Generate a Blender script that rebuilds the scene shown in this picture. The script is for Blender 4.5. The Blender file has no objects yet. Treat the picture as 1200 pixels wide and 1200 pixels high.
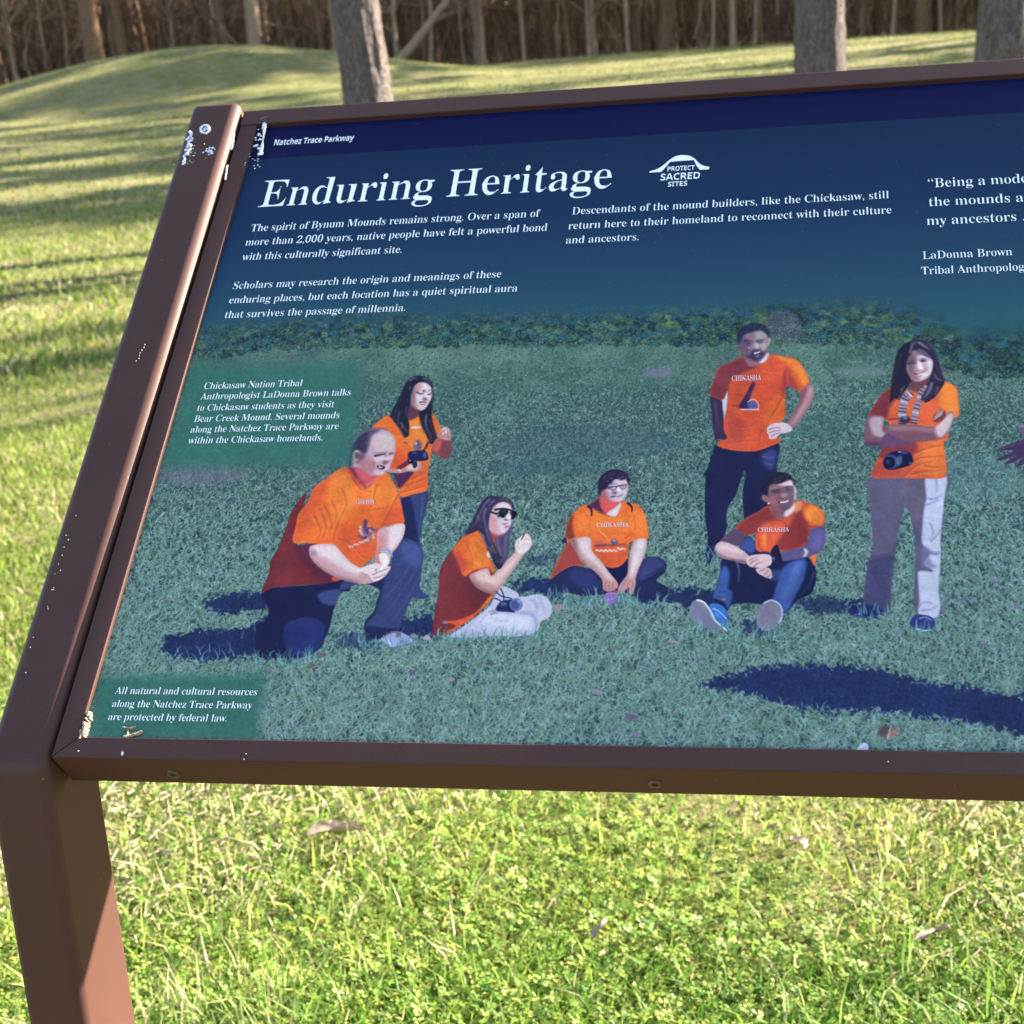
import bpy, bmesh, math, random
import numpy as np
from mathutils import Vector, Matrix, noise as mnoise
random.seed(7); RNG = np.random.default_rng(7)
SC = bpy.context.scene; COL = SC.collection

# ------------------------------------------------------------------ camera, light, exposure
GZ = 0.75                                   # height of the panel's lower edge above the ground
F_PX = 1850.0
CAM = Vector((0.4762, -0.8642, 0.3932 + GZ))
FWD = Vector((-0.19974947, 0.94253251, -0.26782945)); RGT = Vector((0.97975502, 0.18837934, -0.0677741)); UPV = Vector((0.01342576, 0.27594509, 0.96107963))
cam = bpy.data.cameras.new('camera'); co = bpy.data.objects.new('camera', cam); COL.objects.link(co)
M = Matrix((RGT, UPV, -FWD)).transposed().to_4x4(); M.translation = CAM; co.matrix_world = M
cam.sensor_width = 36; cam.lens = 36 * F_PX / 1200; cam.clip_start = .05; cam.clip_end = 600
cam.dof.use_dof = True; cam.dof.focus_distance = 1.04; cam.dof.aperture_fstop = 19
SC.camera = co
SUN_EL, SUN_AZ = math.radians(26), math.radians(36.7)        # azimuth from +X towards +Y
SDIR = Vector((math.cos(SUN_EL) * math.cos(SUN_AZ), math.cos(SUN_EL) * math.sin(SUN_AZ), math.sin(SUN_EL)))
w = bpy.data.worlds.new("World"); SC.world = w; w.use_nodes = True
wn = w.node_tree.nodes; bg = wn['Background']; sky = wn.new('ShaderNodeTexSky'); sky.sky_type = 'NISHITA'
sky.sun_disc = False; sky.sun_elevation = SUN_EL; sky.sun_rotation = math.pi / 2 - SUN_AZ
w.node_tree.links.new(sky.outputs[0], bg.inputs[0]); bg.inputs[1].default_value = .075
sl = bpy.data.lights.new('sun', 'SUN'); sl.energy = 5.0; sl.angle = math.radians(.53); sl.color = (1, .90, .76)
so = bpy.data.objects.new('sun', sl); COL.objects.link(so); so.rotation_euler = SDIR.to_track_quat('Z', 'Y').to_euler()
SC.view_settings.view_transform = 'Standard'; SC.view_settings.look = 'None'; SC.view_settings.gamma = 1
SC.view_settings.exposure = 2.85
SC.render.engine = 'CYCLES'; SC.cycles.max_bounces = 6; SC.cycles.transparent_max_bounces = 4

# ------------------------------------------------------------------ helpers
def srgb(r, g, b):
    f = lambda c: (c / 255 / 12.92) if c <= 10 else ((c / 255 + .055) / 1.055) ** 2.4
    return (f(r), f(g), f(b), 1)
def tag(o, label=None, cat=None, group=None, kind=None):
    for k, v in (('label', label), ('category', cat), ('group', group), ('kind', kind)):
        if v: o[k] = v
    return o
def mesh_obj(name, me, mat, parent=None):
    o = bpy.data.objects.new(name, me); COL.objects.link(o)
    if mat: me.materials.append(mat)
    if parent: o.parent = parent
    return o
def empty(name, loc):
    o = bpy.data.objects.new(name, None); COL.objects.link(o); o.location = loc; o.empty_display_size = .1; return o
def np_mesh(name, V, Fs, smooth=False, cols=None, uv=None):
    """V (n,3); Fs list of (m,k) index arrays; cols (n,3) -> point colour attribute 'tint'"""
    me = bpy.data.meshes.new(name); V = np.asarray(V, np.float32)
    me.vertices.add(len(V)); me.vertices.foreach_set('co', V.ravel())
    loops = np.concatenate([np.asarray(f).ravel() for f in Fs]).astype(np.int32)
    tot = np.concatenate([np.full(len(f), np.asarray(f).shape[1]) for f in Fs]).astype(np.int32)
    me.loops.add(len(loops)); me.loops.foreach_set('vertex_index', loops)
    me.polygons.add(len(tot)); st = np.concatenate([[0], np.cumsum(tot)[:-1]]).astype(np.int32)
    me.polygons.foreach_set('loop_start', st); me.polygons.foreach_set('loop_total', tot)
    me.polygons.foreach_set('use_smooth', np.full(len(tot), bool(smooth)))
    me.update(calc_edges=True)
    if cols is not None:
        a = me.color_attributes.new('tint', 'FLOAT_COLOR', 'POINT')
        a.data.foreach_set('color', np.hstack([cols, np.ones((len(cols), 1))]).astype(np.float32).ravel())
    if uv is not None:
        l = me.uv_layers.new(name='UVMap'); l.data.foreach_set('uv', np.asarray(uv, np.float32)[loops].ravel())
    return me
class Mat:
    def __init__(s, name, rough=.6, base=(.5, .5, .5, 1), spec=.5):
        s.m = bpy.data.materials.new(name); s.m.use_nodes = True; s.t = s.m.node_tree; s.b = s.t.nodes['Principled BSDF']
        s.b.inputs['Roughness'].default_value = rough; s.b.inputs['Base Color'].default_value = base
        s.b.inputs['Specular IOR Level'].default_value = spec
    def n(s, kind, **kw):
        nd = s.t.nodes.new('ShaderNode' + kind)
        for k, v in kw.items():
            if k in nd.inputs: nd.inputs[k].default_value = v
            else: setattr(nd, k, v)
        return nd
    def l(s, a, b): s.t.links.new(a, b)
    def coords(s, kind='Object', scale=(1, 1, 1), rot=(0, 0, 0)):
        c = s.n('TexCoord'); mp = s.n('Mapping'); mp.inputs['Scale'].default_value = scale; mp.inputs['Rotation'].default_value = rot
        s.l(c.outputs[kind], mp.inputs[0]); return mp.outputs[0]
    def noise(s, vec, scale, detail=4, rough=.6):
        nd = s.n('TexNoise', Scale=scale, Detail=detail, Roughness=rough)
        if vec is not None: s.l(vec, nd.inputs['Vector'])
        return nd.outputs['Fac']
    def ramp(s, fac, stops):
        r = s.n('ValToRGB'); e = r.color_ramp.elements
        while len(e) < len(stops): e.new(.5)
        for el, (p, c) in zip(e, stops): el.position = p; el.color = c
        s.l(fac, r.inputs[0]); return r.outputs[0]
    def mix(s, fac, a, b, mode='MIX'):
        m = s.n('Mix', data_type='RGBA', blend_type=mode)
        for i, x in ((0, fac), (6, a), (7, b)):
            if hasattr(x, 'is_linked') or hasattr(x, 'links'): s.l(x, m.inputs[i])
            else: m.inputs[i].default_value = x
        return m.outputs[2]
    def bump(s, h, strength=.3, dist=.01):
        b = s.n('Bump', Strength=strength, Distance=dist); s.l(h, b.inputs['Height']); s.l(b.outputs[0], s.b.inputs['Normal'])
    def base(s, sock): s.l(sock, s.b.inputs['Base Color'])

# ------------------------------------------------------------------ terrain
def sst(a, b, x): t = np.clip((x - a) / (b - a), 0, 1); return t * t * (3 - 2 * t)
def column(px, d, py=90):
    """point on the ground plan d metres from the camera, along the view through photo column px"""
    v = FWD + RGT * ((px - 600) / F_PX) - UPV * ((py - 600) / F_PX); h = Vector((v.x, v.y)).normalized()
    return CAM.x + h.x * d, CAM.y + h.y * d
MX, MY = column(228, 52)
_wv = [(RNG.uniform(-1, 1, 2), RNG.uniform(0, 6.3)) for _ in range(8)]
def height(x, y):
    x = np.asarray(x, float); y = np.asarray(y, float)
    h = 1.5 * sst(10, 66, y) + .19 * np.clip(y - 68, 0, 90) * sst(64, 84, y)
    r = np.hypot((x - MX) / 1.22, y - MY)
    h = h + 1.42 * np.where(r < 9.5, np.cos(np.clip(r / 9.5, 0, 1) * math.pi / 2) ** 1.75, 0)
    for i, (k, p) in enumerate(_wv):
        h = h + .035 * np.sin((k[0] * x + k[1] * y) * (.35 + .12 * i) + p) * sst(4, 14, np.hypot(x, y)) / (1 + .3 * i)
    return h
def hz(x, y): return float(height(x, y))

def grid_axis(lo, hi, c, d0, g):
    a = [c]; d = d0
    while a[-1] < hi: a.append(a[-1] + d); d *= g
    b = [c]; d = d0
    while b[-1] > lo: b.append(b[-1] - d); d *= g
    return np.array(b[::-1][:-1] + a)
gx = grid_axis(-170, 170, 0.2, .05, 1.03); gy = grid_axis(-40, 220, 1.2, .05, 1.025)
X, Y = np.meshgrid(gx, gy); Z = height(X, Y)
Z = Z + np.where(np.hypot(X, Y) < 8, .010 * np.sin(X * 9 + np.sin(Y * 7)) * np.cos(Y * 8.3 + X * 2), 0)
nx, ny = len(gx), len(gy); idx = np.arange(nx * ny).reshape(ny, nx)
Q = np.stack([idx[:-1, :-1], idx[:-1, 1:], idx[1:, 1:], idx[1:, :-1]], -1).reshape(-1, 4)
cy_ = Y[:-1, :-1].ravel(); woods_y = 66
m = Mat('lawn_soil', .95, spec=.15); v = m.coords('Object')
big = m.noise(v, .35, 5, .6); mid = m.noise(v, 2.3, 6, .7); fine = m.noise(v, 45, 6, .75)
c1 = m.ramp(mid, [(.30, (.065, .08, .018, 1)), (.5, (.135, .14, .034, 1)), (.72, (.22, .19, .075, 1))])
c2 = m.ramp(fine, [(.3, (.028, .036, .011, 1)), (.5, (.10, .104, .026, 1)), (.75, (.22, .185, .09, 1))])
c3 = m.ramp(big, [(.35, (.095, .12, .025, 1)), (.65, (.215, .185, .075, 1))])
soil = m.ramp(m.noise(v, 3.1, 3, .5), [(.5, (0, 0, 0, 1)), (.62, (1, 1, 1, 1))]); m.base(m.mix(m.mix(.45, soil, (0, 0, 0, 1)), m.mix(.5, m.mix(.5, c1, c2), c3), (.26, .19, .115, 1))); m.bump(fine, .9, .02); M_LAWN = m.m
m = Mat('leaf_litter', .95, spec=.1); v = m.coords('Object')
m.base(m.ramp(m.noise(v, 5, 8, .8), [(.3, (.05, .034, .022, 1)), (.5, (.16, .105, .066, 1)), (.75, (.29, .205, .14, 1))])); m.bump(m.noise(v, 12, 6), 1, .05); M_LIT = m.m
V = np.stack([X, Y, Z], -1).reshape(-1, 3)
edge = woods_y + 1.5 * np.sin(X[:-1, :-1].ravel() * .21) + .8 * np.sin(X[:-1, :-1].ravel() * .57 + 1)
lawn_f = Q[cy_ < edge]; wood_f = Q[cy_ >= edge]
tag(mesh_obj('lawn', np_mesh('lawn', V, [lawn_f], True), M_LAWN), kind='structure')
tag(mesh_obj('forest_floor', np_mesh('forest_floor', V, [wood_f], True), M_LIT), kind='structure')

# ------------------------------------------------------------------ grass
def blade_mat(name, rough=.55, trans=.45):
    m = Mat(name, rough, spec=.3); a = m.n('Attribute', attribute_name='tint'); m.base(a.outputs['Color'])
    tr = m.n('BsdfTranslucent'); m.l(a.outputs['Color'], tr.inputs['Color']); mx = m.n('MixShader'); mx.inputs[0].default_value = trans
    m.l(m.b.outputs[0], mx.inputs[1]); m.l(tr.outputs[0], mx.inputs[2]); m.l(mx.outputs[0], m.t.nodes['Material Output'].inputs[0]); return m.m
M_GRASS = blade_mat('grass_blade'); M_TWIG = blade_mat('dry_twig', .8, .1)
_nz = RNG.uniform(0, 6.3, 12); _nk = RNG.normal(0, 1, (12, 2))
def patch(x, y, s):
    return sum(np.sin((k[0] * x + k[1] * y) * s + p) for k, p in zip(_nk, _nz)) / 5
PAL = np.array([(.165, .255, .035), (.255, .325, .055), (.34, .365, .09), (.09, .175, .02), (.45, .41, .19), (.54, .45, .29)])
def blades(x, y, hgt, wid, lean=.5, dim=1.0):
    n = len(x); hgt = hgt * (1 + .55 * np.clip(patch(x, y, 3.3), -.9, 1.6)); z = height(x, y); a = RNG.uniform(0, 6.283, n); b = RNG.uniform(0, 6.283, n)
    ln = lean * RNG.random(n) ** .6; h = hgt * RNG.uniform(.45, 1.25, n); wd = wid * RNG.uniform(.6, 1.3, n)
    dx, dy = np.cos(a), np.sin(a); px, py = np.cos(b) * wd / 2, np.sin(b) * wd / 2
    P = []
    for t, f in ((0, 1), (.55, .8), (1, 0)):
        ox = dx * h * ln * t ** 1.8; oy = dy * h * ln * t ** 1.8; oz = h * t * (1 - .35 * ln * t)
        P.append((x + ox, y + oy, z + oz, px * f, py * f))
    V = [np.stack([p[0] + s * p[3], p[1] + s * p[4], p[2]], -1) for p in P[:2] for s in (-1, 1)] + [np.stack(P[2][:3], -1)]
    V = np.stack(V, 1).reshape(-1, 3); i = np.arange(n)[:, None] * 5
    g = patch(x, y, 2.4) + .8 * patch(y, x, 6.1); k = np.clip((1.7 + 1.2 * g + RNG.normal(0, 1.1, n)).round().astype(int), 0, 4)
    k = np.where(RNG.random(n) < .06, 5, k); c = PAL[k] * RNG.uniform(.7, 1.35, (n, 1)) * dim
    return V, i + np.array([[0, 1, 3, 2]]), i + np.array([[2, 3, 4]]), np.repeat(c, 5, 0)
def clover(x, y, r):
    n = len(x); z = height(x, y) + RNG.uniform(.008, .035, n); V = []; a = RNG.uniform(0, 6.283, n); r = r * RNG.uniform(.6, 1.3, n)
    tx, ty = RNG.normal(0, .45, n), RNG.normal(0, .45, n)
    for j in range(3):
        aj = a + j * 2.094
        for rr, da in ((.05, 0), (.75, -.55), (1, -.22), (1, .22), (.75, .55)):
            ux, uy = r * rr * np.cos(aj + da), r * rr * np.sin(aj + da); V.append(np.stack([x + ux, y + uy, z + ux * tx + uy * ty], -1))
    V = np.stack(V, 1).reshape(-1, 3); i = np.arange(n)[:, None] * 15
    F = np.concatenate([i + np.arange(5)[None] + 5 * j for j in range(3)])
    c = np.array([(.165, .29, .04)]) * RNG.uniform(.6, 1.4, (n, 1)); yl = RNG.random(n) < .5; c[yl] = c[yl] * np.array([1.75, 1.2, 1.6])
    return V, F, np.repeat(c, 15, 0)
def in_view(n, d0, d1, pw=1.0, pad=60, left=0):
    d = (d0 ** pw + (d1 ** pw - d0 ** pw) * RNG.random(n)) ** (1 / pw); px = RNG.uniform(-pad - left, 1200 + pad, n)
    v = np.array(FWD)[None] + np.array(RGT)[None] * ((px - 600) / F_PX)[:, None] - np.array(UPV)[None] * ((90 - 600) / F_PX)
    hv = v[:, :2] / np.linalg.norm(v[:, :2], axis=1)[:, None]; return CAM.x + hv[:, 0] * d, CAM.y + hv[:, 1] * d
parts = []
def clump(x, y, thr, s=5.0):
    g = patch(x, y, s) + RNG.normal(0, .5, len(x)); k = g > thr; return x[k], y[k]
x, y = in_view(90000, 1.45, 3.2, 1.6, 120, 420); x, y = clump(x, y, -.45); parts.append(blades(x, y, .024, .0034, 1.3))
x, y = in_view(12000, 1.45, 3.0, 1.5, 120, 420); x, y = clump(x, y, .5, 3); parts.append(blades(x, y, .055, .0034, .9))
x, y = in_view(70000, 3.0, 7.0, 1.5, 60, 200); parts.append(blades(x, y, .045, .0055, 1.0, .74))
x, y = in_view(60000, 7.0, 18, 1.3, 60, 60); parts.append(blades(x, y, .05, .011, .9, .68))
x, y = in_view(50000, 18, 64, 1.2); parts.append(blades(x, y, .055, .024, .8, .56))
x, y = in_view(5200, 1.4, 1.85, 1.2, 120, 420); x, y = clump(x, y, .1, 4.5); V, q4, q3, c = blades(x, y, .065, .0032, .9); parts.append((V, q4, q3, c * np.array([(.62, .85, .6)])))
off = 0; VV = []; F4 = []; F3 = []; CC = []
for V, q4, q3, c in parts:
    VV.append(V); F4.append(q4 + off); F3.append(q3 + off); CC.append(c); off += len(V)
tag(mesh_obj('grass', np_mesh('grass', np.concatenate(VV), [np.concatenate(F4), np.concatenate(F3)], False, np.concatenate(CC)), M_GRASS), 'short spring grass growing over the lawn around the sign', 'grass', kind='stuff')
x, y = in_view(105000, 1.45, 3.1, 1.4, 120, 420); x, y = clump(x, y, .0, 4); V, F, c = clover(x, y, .0062)
tag(mesh_obj('clover', np_mesh('clover', V, [F], False, c), M_GRASS), 'low clover leaves mixed into the lawn under the sign', 'clover', kind='stuff')
# dry straw lying in the grass
x, y = in_view(19000, 1.45, 3.2, 1.3, 120, 420); k = (patch(y, x, 3.1) + .6 * patch(x, y, 7) + RNG.normal(0, .35, len(x))) > .62; x, y = x[k], y[k]; n = len(x); a = RNG.uniform(0, 3.14, n); L = RNG.uniform(.006, .022, n) * np.where(RNG.random(n) < .03, 4, 1)
z = height(x, y) + RNG.uniform(.012, .04, n); dz = RNG.uniform(-.2, .2, n) * L; wd = RNG.uniform(.0007, .0019, n)
dx, dy = np.cos(a) * L / 2, np.sin(a) * L / 2; qx, qy = -np.sin(a) * wd / 2, np.cos(a) * wd / 2
V = np.stack([np.stack([x + s * dx + q * qx, y + s * dy + q * qy, z + s * dz / 2 + (.0015 if q > 0 else 0)], -1) for s, q in ((-1, -1), (1, -1), (1, 1), (-1, 1))], 1).reshape(-1, 3)
c = np.array([(.36, .28, .18)]) * RNG.uniform(.4, 1.2, (n, 1))
tag(mesh_obj('straw', np_mesh('straw', V, [np.arange(4 * n).reshape(n, 4)], False, np.repeat(c, 4, 0)), M_TWIG), 'pale dry straw scattered through the grass', 'straw', kind='stuff')

# ------------------------------------------------------------------ trees
def tube(path, rad, sides, V, F, bark=None):
    """append a tapered tube along path to V / F (lists)"""
    path = [Vector(p) for p in path]; base = len(V); up = Vector((0, 0, 1))
    for i, p in enumerate(path):
        t = (path[min(i + 1, len(path) - 1)] - path[max(i - 1, 0)]).normalized()
        s = t.cross(Vector((1, 0, 0)) if abs(t.x) < .8 else Vector((0, 1, 0))).normalized(); q = t.cross(s)
        for k in range(sides):
            a = 6.28318 * k / sides; r = rad[i] * (bark(a, p) if bark else 1)
            V.append(p + (s * math.cos(a) + q * math.sin(a)) * r)
    for i in range(len(path) - 1):
        for k in range(sides):
            a, b = base + i * sides + k, base + i * sides + (k + 1) % sides
            F.append((a, b, b + sides, a + sides))
def limb(p, d, L, r, depth, V, F, rnd, sides=5):
    n = 5; path = [p]; d = d.normalized()
    for i in range(n):
        d = (d + Vector((rnd.gauss(0, .16), rnd.gauss(0, .16), rnd.gauss(.06, .12)))).normalized(); path.append(path[-1] + d * L / n)
    tube(path, [r * (1 - .8 * i / n) for i in range(n + 1)], sides, V, F)
    if depth > 0:
        for j in range(rnd.randint(3, 4)):
            i = rnd.randint(1, n); o = Vector((rnd.gauss(0, 1), rnd.gauss(0, 1), rnd.gauss(.3, .5))).normalized()
            limb(path[i], path[i] - path[i - 1] + o * (L / n) * .9, L * rnd.uniform(.45, .7), r * (1 - .8 * i / n) * .7 + .004, depth - 1, V, F, rnd, max(3, sides - 1))
def to_mesh(name, V, F, smooth=True):
    me = bpy.data.meshes.new(name); me.from_pydata([tuple(v) for v in V], [], F)
    if smooth: me.polygons.foreach_set('use_smooth', [True] * len(F))
    me.update(); return me
def bark_mat(name, cols, sc=1.0):
    m = Mat(name, .9, spec=.15); v = m.coords('Object', (13 * sc, 13 * sc, 4 * sc)); n1 = m.noise(v, 2.2, 8, .7)
    vo = m.n('TexVoronoi', Scale=3.2, feature='DISTANCE_TO_EDGE'); m.l(v, vo.inputs['Vector'])
    m.base(m.mix(.55, m.ramp(n1, [(.3, cols[0]), (.5, cols[1]), (.72, cols[2])]), m.ramp(vo.outputs['Distance'], [(0, cols[0]), (.25, cols[1]), (.6, cols[2])])))
    ad = m.n('Math', operation='ADD'); m.l(n1, ad.inputs[0]); m.l(vo.outputs['Distance'], ad.inputs[1]); m.bump(ad.outputs[0], 1, .05); return m.m
M_BARK = bark_mat('grey_bark', [(.04, .032, .029, 1), (.18, .145, .13, 1), (.36, .30, .27, 1)])
M_WOOD = bark_mat('brown_bark', [(.055, .032, .018, 1), (.25, .148, .082, 1), (.47, .30, .18, 1)], .8)
M_WOOD2 = bark_mat('pale_bark', [(.17, .11, .07, 1), (.44, .30, .20, 1), (.60, .44, .31, 1)], .8)

def lawn_tree(px, d, r, lean, label, seed, kind='hardwood_tree'):
    rnd = random.Random(seed); x, y = column(px, d); z = hz(x, y) - .05
    t = empty(kind, (x, y, z)); tag(t, label, 'tree', 'large trees on the lawn behind the sign')
    V, F = [], []
    def bark(a, p):
        k = mnoise.noise(Vector((math.cos(a) * 5, math.sin(a) * 5, p.z * 1.3 + seed))) * .06 + mnoise.noise(Vector((math.cos(a) * 11, math.sin(a) * 11, p.z * 3.5 + seed))) * .07 + mnoise.noise(Vector((math.cos(a) * 22, math.sin(a) * 22, p.z * 9 + seed))) * .04
        return 1 + k
    H = 9; n = 110
    path = [Vector((lean * zz + .03 * math.sin(zz * 1.1 + seed), .02 * math.sin(zz * 1.7), zz)) for zz in [H * (i / n) ** 1.2 for i in range(n + 1)]]
    rad = [r * (1 + .55 * math.exp(-p.z * 3.2)) * (1 - .045 * p.z) for p in path]
    tube(path, rad, 72, V, F, bark); mesh_obj('trunk', to_mesh('trunk', V, F), M_BARK, t)
    V, F = [], []
    for j in range(11):
        i = int(n * rnd.uniform(.72, 1)); a = rnd.uniform(0, 6.28)
        limb(path[i], Vector((math.cos(a), math.sin(a), rnd.uniform(.4, 1.4))), rnd.uniform(2.5, 5), .11, 3, V, F, rnd)
    mesh_obj('crown', to_mesh('crown', V, F), M_BARK, t); return t
lawn_tree(439, 13.2, .205, -.045, 'thick grey trunk rising just behind the upper left part of the sign', 3)
lawn_tree(966, 13.8, .214, -.022, 'thick rough trunk behind the upper right part of the sign, whole trunk in view', 11)
lawn_tree(1176, 14.4, .245, .03, 'thick trunk at the right edge of the picture, cut by the frame', 23)

# prototypes for the bare wood trees
def bare_tree_mesh(seed, H, r, pale):
    rnd = random.Random(seed); V, F = [], []; n = 14; lx, ly = rnd.gauss(0, .035), rnd.gauss(0, .02)
    path = [Vector((lx * zz + .12 * math.sin(zz * .5 + seed), ly * zz + .1 * math.sin(zz * .7), zz)) for zz in [H * i / n for i in range(n + 1)]]
    tube(path, [r * (1 + .4 * math.exp(-p.z * 2)) * (1 - .85 * p.z / H) + .012 for p in path], 9, V, F)
    for j in range(rnd.randint(16, 24)):
        i = rnd.randint(2, n); a = rnd.uniform(0, 6.28); s = 1 - .6 * i / n
        limb(path[i], Vector((math.cos(a), math.sin(a), rnd.uniform(.1, 1.0))), rnd.uniform(1.4, 3.6) * (.5 + s), r * .32 * s + .012, 2 if i > 5 else 1, V, F, rnd, 4)
    me = to_mesh('bare_tree', V, F); me.materials.append(M_WOOD2 if pale else M_WOOD); return me
PROTO = [bare_tree_mesh(40 + i, random.uniform(17, 25), random.choice((.08, .11, .15, .20, .26)), i % 3 == 0) for i in range(10)]
def plant_tree(x, y, me, label, group, s=1.0):
    o = bpy.data.objects.new('bare_tree', me); COL.objects.link(o); o.location = (x, y, hz(x, y) - .1); o.rotation_euler = (0, 0, random.uniform(0, 6.28)); o.scale = (s,) * 3
    return tag(o, label, 'tree', group)
WL = 'bare brown tree standing in the leafless wood beyond the lawn'
rw = random.Random(5)
for i in range(150):
    d = 66.5 + 42 * rw.random() ** 1.7; px = rw.uniform(-60, 1260) if i < 125 else rw.uniform(-520, -60); x, y = column(px, d)
    plant_tree(x, y, PROTO[rw.randrange(10)], WL, 'trees of the leafless wood', rw.uniform(.8, 1.25))
BIG = bare_tree_mesh(90, 24, .36, False); BIG2 = bare_tree_mesh(91, 23, .31, True)
for px, d, me, lab in ((116, 62.5, BIG, 'dark straight trunk just left of the top of the grass mound'), (302, 66, BIG2, 'brown trunk rising behind the crest of the grass mound'), (786, 67, BIG, 'dark thick trunk at the front of the wood, between the two nearest right trunks')):
    x, y = column(px, d); plant_tree(x, y, me, lab, 'trees of the leafless wood')
SLIM = [bare_tree_mesh(120 + i, random.uniform(9, 13), random.choice((.055, .075, .10)), True) for i in range(4)]
for i, px in enumerate((18, 62, 78, 148, 205, 262, 384, 392, 470, 497, 506, 545, 566, 612, 655, 690, 700, 742, 772, 835, 858, 882, 1012, 1045, 1078, 1100, 1122)):
    x, y = column(px, 65.6 + 1.8 * rw.random()); plant_tree(x, y, SLIM[i % 4], 'slender pale stem in the sun at the front edge of the wood', 'pale stems at the front of the wood', rw.uniform(.85, 1.2))
# a thin pale leaning stem at the wood's edge
V, F = [], []; x0, y0 = column(450, 65); x1, y1 = column(538, 66)
tube([Vector((0, 0, 0)), Vector(((x1 - x0) * .4, .3, .9)), Vector(((x1 - x0) * .75, .5, 1.9)), Vector((x1 - x0, .7, 2.7))], [.26, .21, .17, .11], 8, V, F)
limb(Vector(((x1 - x0) * .7, .5, 1.75)), Vector((1, 0, .6)), 1.2, .06, 1, V, F, random.Random(2), 5)
o = mesh_obj('leaning_dead_tree', to_mesh('leaning_dead_tree', V, F), M_WOOD2); o.location = (x0, y0, hz(x0, y0) - .05)
tag(o, 'pale dead stem leaning to the right at the edge of the wood', 'tree')
rr_ = random.Random(31)
for i in range(55):
    x = rr_.uniform(9, 75); y = rr_.uniform(66, 112)
    if x < .17 * y + 1: continue
    plant_tree(x, y, PROTO[rr_.randrange(10)], 'bare tree of the wood where it runs on beyond the right edge of the picture', 'trees of the wood on the right', rr_.uniform(.9, 1.25))
# grove to the right whose shadows stripe the lawn
rg = random.Random(12); k = 0; placed = []; TRUNKS = [column(439, 13.2), column(966, 13.8), column(1176, 14.4)]
for x, y in ((11.8, 16.8), (8.5, 27.5)):
    placed.append((x, y)); plant_tree(x, y, (BIG, BIG2)[len(placed) % 2], 'tall bare tree of the grove to the right of the sign', 'trees of the grove on the right', 1.1)
while k < 68:
    x = rg.uniform(6, 72); y = rg.uniform(6, 66)
    if x < .22 * y + 5: continue
    rel = Vector((x - .2, y - .8)); along = rel.x * math.cos(SUN_AZ) + rel.y * math.sin(SUN_AZ); perp = -rel.x * math.sin(SUN_AZ) + rel.y * math.cos(SUN_AZ)
    if any(along > 0 and abs((x - tx) * -math.sin(SUN_AZ) + (y - ty) * math.cos(SUN_AZ)) < 2 and x > tx for tx, ty in TRUNKS): continue
    if along < 62 and -3.2 < perp < 6.2: continue
    if any(abs(-(x - tx) * math.sin(SUN_AZ) + (y - ty) * math.cos(SUN_AZ)) < 1.3 for tx, ty in TRUNKS): continue
    if any(math.hypot(x - a, y - b) < 3.2 for a, b in placed): continue
    placed.append((x, y)); k += 1
    plant_tree(x, y, (BIG, BIG2, PROTO[4], PROTO[7])[k % 4], 'tall bare tree of the grove to the right of the sign', 'trees of the grove on the right', rg.uniform(.9, 1.3))

# pines in the grove: their crowns throw the broad shade bands over the lawn
m = Mat('pine_needles', .7, (.035, .055, .018, 1), .2); M_PINE = m.m
def pine_mesh(seed, H):
    rnd = random.Random(seed); V, F = [], []; tube([Vector((0, 0, H * i / 10)) for i in range(11)], [.26 * (1 - .8 * i / 10) for i in range(11)], 8, V, F); nb = len(F)
    for j in range(20):
        z = H * rnd.uniform(.62, .98); a_ = rnd.uniform(0, 6.28); L = 2.9 * (1.25 - z / H) + .7; tip = Vector((math.cos(a_) * L, math.sin(a_) * L, z + .3)); tube([Vector((0, 0, z)), tip], [.06, .02], 4, V, F)
        for k in range(60):
            p = Vector((0, 0, z)).lerp(tip, rnd.uniform(.35, 1.05)) + Vector((rnd.gauss(0, .35), rnd.gauss(0, .35), rnd.gauss(.1, .22))); s_ = rnd.uniform(.10, .24); u_ = Vector((rnd.gauss(0, 1), rnd.gauss(0, 1), rnd.gauss(0, 1))).normalized(); w_ = u_.orthogonal().normalized(); b_ = len(V)
            V += [p - u_ * s_ - w_ * s_ * .5, p + u_ * s_ - w_ * s_ * .5, p + u_ * s_ + w_ * s_ * .5, p - u_ * s_ + w_ * s_ * .5]; F.append((b_, b_ + 1, b_ + 2, b_ + 3))
    me = to_mesh('pine_tree', V, F); me.materials.append(M_WOOD); me.materials.append(M_PINE)
    me.polygons.foreach_set('material_index', [1 if len(f) == 4 and i >= nb and f[1] == f[0] + 1 and f[3] == f[0] + 3 else 0 for i, f in enumerate(F)]); return me
PINE = pine_mesh(5, 20); rp = random.Random(77)
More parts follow.
